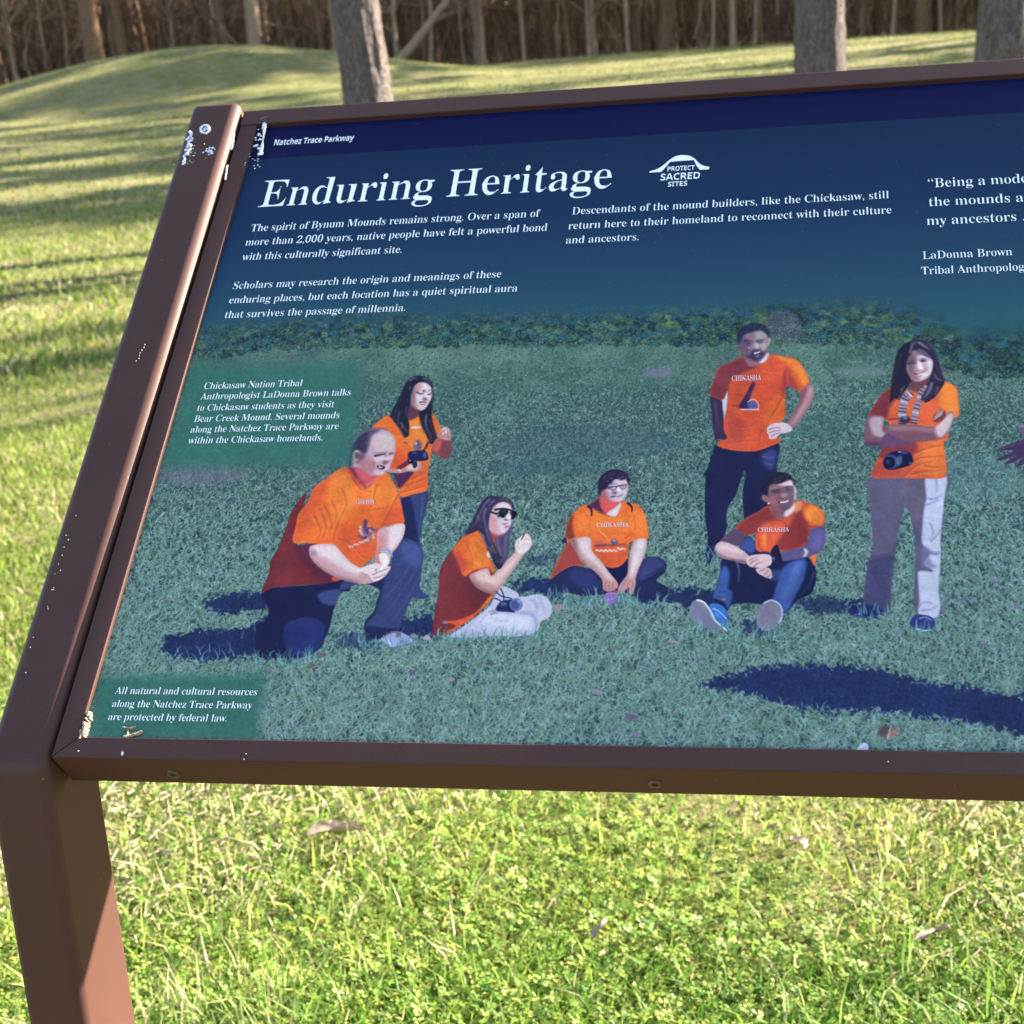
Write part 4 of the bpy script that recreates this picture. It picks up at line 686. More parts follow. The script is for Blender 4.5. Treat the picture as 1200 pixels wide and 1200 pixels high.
for i in range(9): S((130, 96, 80), [(545 + i * 15, 570), (556 + i * 15, 580 + 8 * (i % 2))], 6, 3, 1, .55)
S((230, 220, 235), [(500, 560), (570, 620)], 5, 3, 1, .6)
P(SKM, [(330, 604), (430, 600), (442, 692), (502, 762), (562, 842), (624, 922), (612, 962), (560, 982), (522, 962), (510, 892), (440, 822), (372, 782), (330, 702), (288, 622)], 1, keep='a')
P((226, 206, 222), [(340, 606), (430, 604), (440, 690), (500, 765), (560, 850), (610, 920), (560, 900), (480, 810), (400, 740), (350, 670)], 8, .75, clip='a'); P((120, 86, 116), [(288, 622), (330, 620), (350, 720), (400, 790), (470, 850), (420, 820), (350, 770)], 6, .8, clip='a')
P(SKM, [(740, 622), (826, 614), (812, 722), (772, 822), (752, 882), (748, 942), (722, 1002), (700, 992), (704, 950), (652, 992), (624, 962), (660, 902), (692, 852), (702, 742)], 1, keep='a2')
P((228, 210, 224), [(760, 622), (822, 618), (800, 730), (750, 840), (720, 890), (700, 850), (720, 740)], 8, .8, clip='a2'); S((130, 92, 118), [(712, 740), (700, 850), (660, 910)], 10, 5, 3, .6, clip='a2')
for q in ([(540, 910), (536, 950), (548, 975)], [(566, 910), (560, 950), (572, 980)], [(595, 905), (588, 950), (590, 972)], [(680, 900), (650, 950), (640, 985)], [(710, 900), (690, 950), (675, 965)], [(735, 920), (720, 960), (715, 998)]): S((130, 88, 112), q, 6, 3, 1, .7)
P((150, 104, 190), [(532, 1000), (565, 985), (604, 986), (628, 1012), (600, 1062), (545, 1064), (528, 1030)], 1); S((214, 80, 120), [(540, 1010), (600, 1000), (622, 990)], 12, 8, 1, .8); S((220, 210, 240), [(545, 1040), (590, 1030)], 6, 4, 1, .7); O((196, 60, 80), (612, 980), 18, 9, 0, 1, .9)
P((192, 142, 146), [(506, 240), (560, 205), (642, 195), (692, 230), (692, 270), (677, 312), (642, 347), (590, 352), (540, 332), (502, 290)], 1, keep='f')
P((212, 92, 92), [(500, 280), (545, 290), (580, 340), (630, 350), (600, 362), (530, 340), (500, 310)], 6, .8, clip='f'); P((178, 130, 148), [(506, 240), (550, 220), (560, 300), (570, 340), (520, 320)], 6, .6, clip='f'); P(SKL, [(590, 215), (660, 205), (690, 240), (680, 300), (640, 335), (600, 300)], 8, .75, clip='f')
P(HR, [(484, 252), (494, 190), (540, 140), (602, 121), (662, 134), (692, 168), (710, 196), (694, 232), (668, 200), (640, 192), (600, 200), (560, 212), (520, 238), (506, 292), (492, 296)], 1, keep='h')
for q in ([(540, 150), (520, 200), (510, 240)], [(590, 130), (560, 180), (550, 210)], [(640, 135), (640, 170), (620, 195)], [(670, 150), (680, 190), (690, 215)]): S((100, 88, 140), q, 10, 3, 2, .65, clip='h')
for c_ in ((594, 248), (662, 242)): O((46, 40, 70), c_, 30, 19, -.05, 1, .9); O((196, 168, 188), c_, 24, 14, -.05, 1, .9); O((60, 46, 70), c_, 8, 6, 0, 1, .9); S((230, 225, 240), [(c_[0] - 16, c_[1] + 9), (c_[0] + 14, c_[1] + 10)], 5, 3, 1, .7)
S((46, 40, 70), [(510, 240), (566, 244)], 6, 5, 1, .9); P((226, 196, 210), [(624, 252), (642, 250), (650, 278), (628, 282)], 2, .9); S((140, 94, 116), [(622, 282), (640, 286), (654, 278)], 5, 3, 1, .8)
S((132, 48, 74), [(576, 304), (610, 314), (650, 300)], 10, 5, 1, .9); S((234, 224, 232), [(596, 304), (640, 300)], 5, 4, 1, .8); S((150, 100, 122), [(566, 290), (560, 312)], 6, 3, 2, .6)
head(685, 540, 15.6)
P((66, 38, 78), [(285, 690), (300, 840), (390, 950), (330, 965), (200, 880), (60, 835), (160, 760)], 4, .95)
P((214, 82, 92), [(288, 560), (360, 540), (440, 680), (560, 750), (655, 762), (560, 862), (460, 934), (382, 962), (310, 862), (280, 720)], 3)
P((196, 164, 208), [(285, 480), (360, 420), (480, 380), (600, 330), (740, 328), (792, 420), (782, 560), (742, 660), (662, 742), (560, 752), (440, 722), (345, 640), (295, 560)], 2); P((160, 90, 116), [(285, 500), (400, 520), (430, 650), (470, 720), (400, 720), (320, 640)], 9, .9); P((226, 92, 96), [(380, 720), (470, 740), (480, 800), (400, 800)], 8, .7)
P((224, 212, 242), [(560, 362), (640, 382), (742, 350), (764, 420), (680, 432), (600, 422)], 4, .9); P((214, 204, 236), [(690, 520), (778, 500), (742, 650), (690, 690)], 6, .8)
S((46, 36, 76), [(315, 474), (420, 480), (545, 480), (600, 470), (660, 455), (775, 438)], 18, 14, 1); S((52, 40, 82), [(420, 482), (432, 522), (500, 538), (562, 522), (576, 482)], 13, 10, 1); S((52, 40, 82), [(648, 462), (668, 512), (742, 508), (768, 460)], 13, 10, 1); S((76, 54, 110), [(436, 502), (506, 496)], 30, 18, 2); S((100, 74, 130), [(678, 470), (744, 456)], 26, 16, 2); O((238, 234, 248), (545, 497), 17, 11, 0, 1); O((210, 200, 230), (715, 440), 20, 7, 0, 1, .7); P((234, 228, 246), [(385, 530), (488, 542), (474, 564), (410, 552)], 3, .9)
S((84, 60, 104), [(470, 440), (540, 428), (600, 436)], 14, 8, 2, .8); S((100, 76, 122), [(650, 432), (750, 420)], 12, 8, 2, .7)
P((232, 228, 250), [(598, 500), (652, 498), (674, 562), (630, 584), (588, 540)], 3, .95); P((104, 54, 94), [(556, 556), (602, 592), (562, 626), (526, 592)], 4, .9); O((220, 206, 236), (612, 598), 34, 12, -.2, 2, .9)
S((94, 54, 102), [(474, 662), (520, 660), (600, 650), (688, 636)], 30, 16, 1); S((228, 220, 242), [(555, 648), (665, 638)], 11, 8, 1); S((112, 70, 114), [(540, 556), (482, 636), (488, 694)], 20, 10, 2, .9); S((116, 76, 118), [(690, 600), (702, 646)], 14, 8, 2, .9); S((222, 208, 236), [(498, 600), (448, 660)], 20, 12, 2, .9); P((216, 210, 242), [(545, 690), (682, 690), (622, 744)], 5, .9); S((130, 90, 140), [(560, 700), (650, 694)], 10, 6, 2, .7)
P((42, 34, 74), [(258, 540), (265, 380), (330, 260), (450, 180), (590, 158), (722, 208), (796, 300), (800, 410), (752, 335), (684, 362), (600, 330), (540, 350), (500, 412), (440, 452), (400, 520), (340, 540), (296, 600), (290, 660), (238, 560)], 2); P((58, 44, 80), [(700, 200), (800, 240), (840, 330), (796, 320)], 5, .7)
for q, w_ in (([(470, 230), (430, 340)], 14), ([(620, 250), (600, 335)], 12), ([(700, 270), (676, 345)], 14), ([(380, 260), (335, 390)], 14), ([(540, 200), (500, 290)], 12), ([(660, 210), (690, 270)], 12)): S((104, 96, 150), q, w_, 5, 2, .8)
for q in ([(690, 285), (716, 300)], [(640, 312), (662, 322)], [(470, 330), (500, 322)], [(400, 380), (430, 372)], [(745, 300), (760, 340)], [(520, 340), (540, 330)]): S((184, 174, 216), q, 12, 6, 1, .85)
P((204, 210, 238), [(440, 942), (560, 870), (662, 760), (652, 852), (602, 962), (532, 1024), (466, 992)], 2); P((232, 236, 250), [(500, 950), (570, 900), (600, 900), (540, 1000)], 5, .8)
endhead()
# standing man
person('printed standing man with short hair and beard, hands on his hips')
org(790, 540, 5.714)
P((30, 32, 68), [(262, -30), (238, 10), (214, 100), (205, 250), (210, 400), (226, 520), (214, 640), (240, 690), (270, 600), (346, 480), (355, 332), (412, 230), (450, 120), (474, 40), (482, 100), (460, 200), (466, 350), (482, 390), (640, 320), (660, 200), (672, 60), (686, -20), (480, 10)], 1, keep='p')
org(800, 360, 6)
P((30, 32, 68), [(232, 960), (262, 988), (480, 1012), (672, 955), (662, 1100), (640, 1190), (445, 1190), (430, 1140), (420, 1190), (160, 1190), (188, 1110)], 2, keep='p')
P((70, 78, 138), [(560, 1030), (650, 1000), (656, 1080), (620, 1150), (560, 1090)], 8, .6, clip='p')
for q in ([(560, 1050), (620, 1060), (650, 1050)], [(570, 1090), (620, 1110), (645, 1100)]): S((112, 118, 172), q, 7, 3, 2, .6, clip='p')
P((206, 200, 222), [(256, 650), (314, 592), (312, 700), (296, 812), (284, 730)], 2, .9)
P((58, 42, 70), [(198, 622), (270, 646), (282, 722), (292, 832), (318, 880), (326, 915), (300, 942), (262, 930), (240, 946), (220, 892), (204, 762)], 1); S((98, 74, 120), [(228, 660), (240, 760), (250, 860)], 22, 8, 5, .45); S((150, 130, 170), [(244, 938), (270, 925)], 8, 4, 1, .6)
P(ORS, [(432, 350), (332, 390), (250, 430), (220, 512), (188, 612), (238, 642), (286, 652), (316, 590), (311, 702), (290, 802), (292, 872), (312, 922), (248, 950), (258, 982), (350, 1006), (480, 1016), (562, 1000), (682, 950), (682, 920), (612, 912), (592, 850), (652, 820), (716, 782), (722, 702), (726, 570), (752, 560), (822, 592), (862, 560), (892, 515), (852, 430), (802, 370), (702, 345), (622, 335), (560, 390), (480, 412)], 1, keep='s')
P((112, 48, 78), [(432, 350), (332, 390), (250, 430), (188, 612), (286, 652), (318, 590), (340, 520), (410, 470), (520, 420), (480, 410)], 9, .9, clip='s'); P(ORL, [(640, 345), (702, 345), (802, 370), (852, 430), (892, 515), (862, 560), (850, 575), (800, 470), (740, 400)], 8, .9, clip='s'); P(OR, [(620, 650), (716, 600), (716, 780), (652, 820), (600, 850), (560, 800)], 12, .7, clip='s'); P((146, 54, 72), [(720, 430), (740, 440), (820, 590), (760, 560), (726, 570), (718, 640), (690, 600)], 7, .75, clip='s'); P((150, 58, 74), [(320, 740), (430, 800), (440, 880), (400, 950), (330, 900)], 14, .5, clip='s')
for q in ([(700, 640), (640, 740), (560, 880)], [(310, 930), (400, 970), (500, 985)], [(300, 960), (420, 945), (540, 940)], [(560, 860), (540, 940), (570, 980)], [(720, 440), (724, 520), (720, 600)], [(320, 820), (400, 850), (500, 830)]): S((150, 50, 56), q, 10, 4, 3, .65, clip='s'); S((236, 130, 84), [(a + 14, b + 5) for a, b in q], 8, 3, 3, .5, clip='s')
P((42, 32, 76), [(488, 530), (512, 534), (490, 590), (470, 660), (520, 680), (500, 720), (410, 716), (392, 700), (430, 640), (462, 580)], 3, .92); O((96, 100, 160), (490, 690), 34, 30, 0, 3, .8); S((214, 210, 232), [(456, 668), (500, 648), (532, 680), (530, 715)], 7, 5, 1, .8)
for i in range(12): O((222, 216, 234), (412 + i * 11, 718 + 4 * (i % 2)), 8, 4, 0, 1, .85)
S((120, 52, 70), [(370, 620), (420, 612)], 10, 6, 2, .8); S((90, 50, 80), [(350, 690), (400, 700)], 14, 8, 2, .7); O((70, 60, 110), (468, 610), 12, 20, 0, 2, .6)
for i in range(18): S((130, 66, 66), [(370 + i * 15, 550 - i * .6), (380 + i * 15, 542 - i * .6 + 10 * (i % 2))], 6, 3, 1, .6)
P((150, 96, 122), [(822, 592), (866, 562), (894, 528), (914, 560), (926, 602), (892, 702), (824, 802), (772, 852), (738, 822), (782, 732), (824, 652)], 1, keep='a'); P((196, 156, 178), [(870, 570), (905, 560), (915, 610), (860, 720), (800, 800), (770, 830), (790, 760), (860, 660)], 9, .7, clip='a'); P((106, 62, 98), [(830, 600), (880, 560), (860, 620), (810, 720), (760, 800), (790, 720)], 6, .6, clip='a')
P((214, 184, 206), [(592, 880), (600, 842), (642, 818), (720, 814), (770, 850), (752, 880), (690, 892), (652, 924), (612, 926), (604, 900)], 1)
for q in ([(606, 862), (650, 848), (690, 850)], [(604, 886), (650, 872), (690, 868)], [(620, 910), (660, 890), (690, 880)]): S((120, 72, 104), q, 7, 3, 1, .8)
P((96, 66, 100), [(440, 340), (480, 380), (560, 350), (604, 328), (562, 388), (500, 405), (450, 372)], 2); P((206, 180, 206), [(570, 345), (606, 326), (602, 356), (556, 392), (530, 392)], 2, .9)
P((146, 100, 104), [(396, 250), (408, 208), (440, 184), (520, 164), (572, 180), (597, 220), (602, 262), (592, 302), (570, 352), (520, 379), (470, 362), (430, 322), (404, 304), (388, 284)], 1, keep='f')
P((84, 56, 72), [(400, 240), (440, 200), (470, 260), (450, 330), (420, 320), (395, 285)], 9, .7, clip='f'); P((196, 150, 146), [(470, 180), (540, 172), (575, 210), (560, 240), (490, 230)], 9, .7, clip='f'); P((206, 164, 158), [(545, 255), (590, 250), (580, 300), (550, 300), (530, 280)], 7, .75, clip='f')
P((58, 46, 82), [(432, 300), (470, 340), (500, 330), (548, 316), (590, 286), (572, 352), (530, 379), (482, 366)], 5, .85, clip='f'); P((60, 48, 84), [(480, 316), (520, 304), (556, 306), (540, 314), (500, 322)], 3, .8, clip='f'); P((198, 150, 170), [(492, 336), (530, 326), (545, 318), (540, 340), (510, 348)], 2, .7, clip='f'); S((240, 232, 240), [(500, 323), (520, 319), (538, 314)], 9, 6, 1, .95)
S((50, 38, 66), [(444, 262), (466, 256), (486, 262)], 11, 6, 2, .85); S((50, 38, 66), [(526, 248), (548, 242), (566, 246)], 11, 6, 2, .85); S((60, 44, 70), [(440, 244), (470, 238), (490, 246)], 7, 4, 2, .7); S((60, 44, 70), [(522, 234), (548, 226), (570, 232)], 7, 4, 2, .7)
P((184, 136, 134), [(500, 250), (516, 246), (530, 285), (514, 296), (496, 290)], 4, .8); S((84, 58, 88), [(492, 294), (512, 300), (532, 290)], 6, 4, 2, .7); O((236, 226, 236), (466, 284), 7, 5, 0, 2, .8); P((110, 78, 112), [(386, 258), (404, 252), (416, 300), (400, 306), (388, 288)], 2, .9); P((190, 160, 186), [(596, 222), (612, 220), (606, 262), (596, 272)], 2, .9)
P((34, 34, 60), [(390, 252), (388, 186), (420, 142), (480, 116), (550, 120), (594, 158), (608, 206), (600, 232), (586, 200), (562, 172), (512, 166), (462, 180), (430, 194), (408, 226), (404, 262)], 3); P((62, 66, 112), [(430, 150), (490, 126), (550, 132), (580, 165), (520, 150), (450, 170)], 6, .5)
head(850, 370, 15.6)
P((148, 96, 134), [(345, 710), (450, 800), (560, 840), (640, 830), (760, 676), (804, 700), (742, 822), (622, 882), (480, 934), (395, 880)], 3); P((224, 206, 232), [(636, 842), (762, 688), (794, 712), (732, 832), (650, 872)], 3, .95)
P((148, 122, 164), [(240, 540), (260, 430), (330, 350), (480, 290), (620, 258), (742, 330), (792, 420), (784, 520), (754, 640), (692, 742), (602, 822), (500, 812), (400, 752), (330, 682), (280, 600)], 2)
P((100, 72, 112), [(255, 440), (380, 375), (465, 460), (446, 600), (424, 724), (330, 664), (276, 560)], 10, .95); P((160, 176, 222), [(560, 318), (702, 298), (754, 400), (640, 432), (536, 420)], 8, .95); P((138, 98, 126), [(400, 380), (520, 338), (532, 420), (420, 442)], 7, .85); P((164, 116, 136), [(400, 430), (470, 440), (470, 470), (410, 462)], 4, .6)
P((172, 188, 228), [(640, 518), (744, 500), (744, 582), (690, 584), (640, 562)], 6, .95); P((192, 150, 188), [(668, 590), (734, 578), (704, 664)], 5, .9); P((122, 78, 112), [(350, 560), (430, 600), (430, 680), (360, 650)], 7, .7)
S((58, 38, 74), [(338, 474), (420, 458), (514, 476)], 28, 14, 2, .95); S((62, 44, 86), [(396, 512), (440, 508), (494, 522)], 26, 14, 2, .95); S((50, 40, 84), [(556, 474), (640, 454), (706, 448)], 26, 14, 2, .95); S((44, 36, 80), [(576, 492), (640, 492), (690, 484)], 26, 12, 2, .95); O((120, 110, 160), (620, 478), 20, 7, 0, 2, .6)
P((188, 208, 242), [(528, 500), (592, 508), (624, 580), (570, 602), (526, 560)], 4, .95); S((76, 50, 96), [(496, 624), (580, 626), (646, 610)], 24, 14, 2, .95); S((84, 60, 104), [(520, 480), (530, 560)], 16, 10, 4, .7); O((236, 222, 240), (432, 590), 14, 9, -.5, 1, .95)
P((58, 44, 82), [(338, 690), (430, 722), (470, 660), (520, 642), (640, 640), (700, 660), (744, 640), (702, 744), (622, 814), (540, 830), (446, 792), (380, 752)], 6, .95); S((84, 58, 100), [(470, 656), (560, 648), (652, 640)], 24, 14, 3, .9); S((230, 216, 238), [(526, 692), (580, 680), (636, 662)], 28, 18, 1); S((150, 118, 162), [(536, 724), (626, 712)], 20, 12, 2, .9); P((128, 104, 148), [(540, 744), (642, 722), (602, 776)], 5, .85)
P((108, 66, 102), [(228, 540), (280, 560), (312, 640), (290, 650), (246, 612)], 3, .95); S((160, 130, 170), [(230, 550), (250, 610), (300, 648)], 10, 8, 1, .6); P((172, 162, 204), [(768, 482), (800, 412), (826, 440), (804, 532), (776, 540)], 2, .95); S((60, 44, 80), [(775, 470), (770, 500)], 14, 8, 1, .8)
P((38, 46, 90), [(232, 536), (212, 420), (238, 320), (330, 230), (450, 164), (580, 142), (712, 188), (796, 270), (808, 384), (742, 318), (682, 268), (600, 262), (520, 300), (440, 322), (362, 342), (312, 404), (282, 500), (254, 542)], 6, .97)
for i in range(40): O([(72, 90, 150), (26, 32, 70)][i % 2], (260 + (i * 67) % 500, 180 + (i * 41) % 120 + (60 if (i * 67) % 500 < 110 else 0)), 15, 10, i, 2, .5)
endhead()
# sitting man
person('printed sitting man with arms round his knees, jeans and blue shoes')
org(790, 540, 5.714)
P((28, 31, 66), [(320, 665), (440, 600), (440, 560), (500, 505), (560, 560), (700, 650), (880, 640), (952, 740), (922, 884), (830, 932), (760, 1012), (720, 1022), (660, 1000), (560, 960), (400, 960), (350, 1010), (300, 950), (260, 912), (290, 820), (310, 730)], 1, keep='p')
P((62, 86, 152), [(330, 705), (360, 720), (372, 770), (360, 850), (388, 880), (380, 950), (350, 1000), (300, 945), (256, 910), (290, 822), (312, 740)], 4, .9, clip='p'); P((64, 88, 156), [(740, 705), (862, 658), (884, 702), (864, 802), (802, 922), (764, 1002), (722, 1016), (700, 960), (660, 932), (692, 822)], 4, .95, clip='p'); P((64, 82, 146), [(436, 570), (500, 510), (546, 560), (530, 616), (480, 612)], 4, .9, clip='p'); P((96, 118, 178), [(800, 700), (850, 690), (820, 800), (740, 930), (720, 900), (760, 800)], 9, .6, clip='p')
S((110, 130, 184), [(418, 670), (436, 740), (428, 810)], 12, 4, 2, .8, clip='p'); S((86, 100, 160), [(940, 740), (910, 820), (850, 900)], 8, 3, 2, .6, clip='p'); P((70, 84, 146), [(650, 740), (720, 735), (700, 800), (650, 800)], 5, .6, clip='p')
for q in ([(280, 905), (330, 925), (370, 950)], [(300, 880), (340, 880), (380, 900)], [(660, 940), (710, 960), (750, 1000)]): S((34, 42, 96), q, 8, 4, 2, .7, clip='p')
P((206, 84, 56), [(640, 300), (560, 342), (472, 390), (414, 452), (470, 505), (540, 492), (552, 600), (642, 612), (760, 640), (900, 640), (940, 704), (952, 622), (912, 560), (902, 500), (992, 442), (1008, 362), (962, 312), (872, 275), (808, 274), (782, 352), (702, 392)], 1, keep='s')
P((122, 46, 66), [(640, 300), (560, 342), (472, 390), (414, 452), (470, 510), (545, 496), (600, 420), (700, 395), (660, 350)], 8, .85, clip='s'); P((116, 42, 62), [(820, 330), (880, 360), (900, 450), (900, 540), (800, 600), (700, 600), (690, 540), (780, 420)], 9, .85, clip='s'); P(ORL, [(900, 300), (962, 316), (1004, 362), (990, 430), (910, 415), (870, 360)], 7, .9, clip='s'); P((232, 150, 96), [(815, 280), (860, 280), (840, 330), (806, 350)], 4, .8, clip='s')
for q in ([(600, 480), (590, 540), (610, 580)], [(640, 500), (620, 560)], [(700, 390), (740, 420), (760, 460)], [(560, 520), (570, 580), (600, 605)], [(880, 400), (900, 440), (960, 440)]): S((128, 42, 50), q, 10, 4, 2, .65, clip='s')
P((238, 130, 60), [(590, 490), (615, 485), (618, 560), (604, 590), (590, 560)], 4, .8, clip='s'); P((238, 120, 60), [(915, 640), (952, 622), (940, 704)], 2, .9)
P((88, 66, 98), [(416, 455), (472, 510), (442, 560), (400, 572), (310, 545), (340, 505)], 1); P((200, 158, 178), [(270, 592), (310, 542), (400, 566), (482, 618), (502, 650), (482, 692), (402, 672), (312, 648)], 1, keep='a'); P((118, 78, 110), [(280, 610), (340, 640), (420, 660), (500, 672), (470, 694), (390, 676), (310, 650)], 5, .8, clip='a'); P((226, 196, 212), [(300, 560), (390, 575), (470, 620), (400, 610), (310, 590)], 6, .7, clip='a')
P((90, 78, 122), [(1000, 440), (1012, 502), (996, 592), (932, 632), (862, 652), (722, 672), (700, 622), (762, 600), (862, 576), (902, 520), (910, 462)], 1, keep='a2'); P((110, 100, 166), [(930, 470), (1000, 460), (990, 570), (930, 600), (920, 540)], 9, .6, clip='a2'); P((230, 200, 210), [(868, 592), (880, 588), (898, 612), (880, 642), (862, 640), (876, 618)], 2, .95)
P((214, 178, 194), [(488, 644), (560, 628), (642, 632), (652, 690), (600, 720), (562, 716), (512, 712), (486, 684)], 1); P((206, 166, 182), [(548, 722), (600, 716), (640, 722), (656, 760), (648, 790), (600, 776), (560, 752)], 1)
for q in ([(500, 672), (530, 652), (560, 650)], [(508, 694), (540, 668), (575, 664)], [(530, 712), (560, 688), (590, 680)], [(570, 740), (600, 730), (610, 722)], [(600, 762), (622, 748), (630, 730)], [(625, 780), (645, 765)]): S((112, 72, 100), q, 7, 3, 1, .8)
P((26, 24, 52), [(646, 620), (660, 585), (690, 562), (706, 600), (724, 664), (716, 692), (690, 680), (664, 650)], 1); O((110, 112, 150), (664, 655), 14, 12, 0, 3, .6)
P((150, 108, 130), [(650, 300), (740, 335), (800, 300), (802, 332), (762, 372), (702, 382), (652, 342)], 2); P((226, 206, 216), [(745, 350), (800, 302), (804, 330), (765, 370), (740, 372)], 2, .9)
P((170, 116, 120), [(618, 232), (650, 160), (712, 138), (772, 150), (808, 190), (817, 222), (806, 282), (780, 322), (740, 337), (690, 332), (650, 297), (625, 272), (592, 252), (596, 226)], 1, keep='f'); P((106, 68, 82), [(625, 230), (680, 250), (700, 310), (740, 335), (690, 332), (640, 290)], 8, .75, clip='f'); P((204, 152, 150), [(660, 165), (730, 145), (790, 180), (805, 240), (780, 250), (720, 190), (670, 190)], 7, .7, clip='f'); P((150, 106, 132), [(700, 240), (780, 230), (800, 260), (770, 320), (710, 320)], 8, .5, clip='f')
S((50, 36, 60), [(664, 222), (690, 208), (716, 214)], 9, 5, 2, .85); S((50, 36, 60), [(744, 198), (770, 190), (790, 194)], 9, 5, 2, .85); S((60, 42, 66), [(660, 206), (688, 190), (716, 194)], 7, 4, 2, .8); S((60, 42, 66), [(740, 180), (766, 172), (786, 176)], 7, 4, 2, .8); P((206, 160, 176), [(722, 215), (740, 212), (752, 250), (728, 262), (714, 252)], 4, .7)
P((92, 46, 68), [(692, 276), (730, 272), (776, 258), (768, 286), (740, 296), (708, 292)], 2, .9); S((244, 236, 242), [(698, 281), (735, 277), (770, 264)], 10, 7, 1, .98); S((110, 70, 96), [(680, 258), (684, 290)], 6, 3, 2, .6); P((160, 108, 130), [(590, 232), (604, 222), (622, 260), (628, 284), (606, 262)], 2, .9); O((235, 230, 240), (632, 288), 6, 5, 0, 1, .8)
P((32, 28, 46), [(592, 226), (598, 152), (656, 96), (722, 78), (782, 104), (808, 152), (806, 188), (768, 146), (706, 138), (654, 160), (632, 202), (618, 238)], 2, keep='h')
for q in ([(640, 120), (660, 150)], [(690, 95), (690, 140)], [(740, 95), (735, 135)], [(780, 120), (778, 148)]): S((92, 86, 128), q, 10, 4, 3, .55, clip='h')
P((56, 108, 186), [(238, 966), (312, 962), (352, 1012), (358, 1062), (356, 1112), (282, 1062)], 1); S((216, 220, 240), [(262, 990), (300, 1010), (352, 1060)], 8, 5, 1, .85); S((150, 180, 224), [(270, 1020), (310, 1050)], 12, 8, 3, .6); P((26, 26, 56), [(260, 930), (330, 940), (358, 1000), (320, 970)], 2, .9)
P((120, 116, 144), [(103, 1002), (120, 950), (165, 930), (222, 968), (262, 1060), (302, 1102), (356, 1142), (252, 1132), (152, 1092), (110, 1052)], 1, keep='o'); S((224, 224, 240), [(150, 932), (200, 950), (245, 1010), (270, 1065), (310, 1102), (356, 1140)], 13, 8, 1, .9)
P((126, 118, 140), [(556, 1002), (600, 950), (660, 932), (712, 970), (724, 1040), (692, 1102), (622, 1142), (565, 1112), (550, 1052)], 1, keep='o'); S((216, 214, 232), [(600, 955), (656, 934), (712, 970), (724, 1035), (700, 1090)], 9, 7, 1, .85)
for i in range(11): S((92, 88, 116), [(575 + 3 * i, 1100 - i * 14), (690 - 2 * i, 1090 - i * 14)], 6, 4, 2, .5, clip='o'); S((92, 88, 116), [(120 + i * 18, 1060 + i * 5), (150 + i * 12, 950 + i * 14)], 6, 4, 2, .45, clip='o')
head(880, 545, 15.6)
P((128, 82, 104), [(360, 720), (500, 830), (640, 820), (606, 902), (500, 954), (395, 882)], 3); P((226, 206, 226), [(636, 842), (742, 760), (792, 690), (796, 762), (722, 852), (616, 902)], 3, .95); S((150, 58, 78), [(365, 825), (480, 952), (590, 962)], 18, 14, 2, .9)
P((122, 84, 116), [(300, 500), (330, 380), (450, 350), (620, 300), (742, 258), (792, 360), (804, 500), (792, 650), (742, 762), (650, 824), (560, 842), (460, 802), (380, 722), (330, 600)], 2)
P((230, 196, 216), [(474, 372), (600, 320), (732, 268), (774, 340), (742, 400), (640, 390), (560, 382)], 5, .95); P((152, 106, 126), [(356, 404), (500, 380), (602, 402), (420, 452)], 6, .9); P((166, 98, 108), [(326, 600), (430, 556), (474, 660), (464, 784), (380, 724)], 10, .9); P((98, 88, 138), [(588, 480), (702, 476), (704, 560), (600, 562)], 8, .85); P((140, 96, 118), [(520, 500), (580, 500), (590, 560), (530, 590)], 6, .7)
S((42, 32, 60), [(376, 490), (450, 466), (544, 450)], 28, 16, 2, .95); S((52, 38, 76), [(414, 510), (480, 496), (534, 512)], 28, 14, 2, .95); S((38, 30, 62), [(628, 418), (690, 394), (750, 406)], 28, 16, 2, .95); S((54, 42, 84), [(656, 458), (734, 440)], 24, 12, 2, .95); S((150, 120, 150), [(430, 530), (510, 535)], 10, 6, 2, .5)
P((176, 134, 158), [(556, 538), (642, 518), (656, 582), (560, 594)], 5, .9); S((84, 50, 76), [(516, 602), (574, 602)], 20, 12, 2, .95); S((100, 66, 96), [(590, 604), (640, 592)], 14, 8, 2, .7); S((82, 56, 80), [(478, 616), (500, 694)], 16, 8, 3, .85); S((98, 62, 94), [(700, 578), (744, 642)], 18, 10, 3, .85)
S((80, 44, 74), [(496, 690), (600, 702), (706, 648)], 26, 14, 1); S((236, 226, 242), [(536, 686), (620, 680), (690, 652)], 30, 20, 1); S((132, 86, 112), [(536, 718), (650, 708)], 16, 10, 2, .9); P((92, 68, 100), [(556, 740), (704, 718), (642, 806), (560, 792)], 7, .85); S((60, 44, 70), [(600, 812), (700, 790)], 18, 12, 4, .7)
S((228, 202, 222), [(788, 375), (812, 500), (798, 640)], 28, 20, 3, .95); P((162, 100, 130), [(196, 580), (250, 542), (292, 590), (314, 662), (268, 674), (220, 640)], 3, .95); S((96, 52, 80), [(240, 575), (275, 610), (290, 655)], 14, 8, 2, .8); O((240, 236, 246), (326, 702), 24, 14, -.3, 1)
P((34, 30, 64), [(196, 530), (238, 380), (330, 240), (430, 150), (560, 132), (692, 178), (774, 270), (806, 386), (744, 276), (640, 290), (560, 332), (440, 352), (362, 352), (324, 404), (312, 500), (326, 616), (288, 545)], 3)
for i in range(22): O([(92, 88, 142), (24, 22, 50)][i % 2], (430 + (i * 53) % 280, 185 + (i * 29) % 100), 16, 9, i, 3, .5)
for q in ([(412, 305), (428, 338)], [(455, 295), (470, 332)], [(500, 290), (540, 308)]): S((160, 150, 186), q, 11, 5, 1, .7)
endhead()
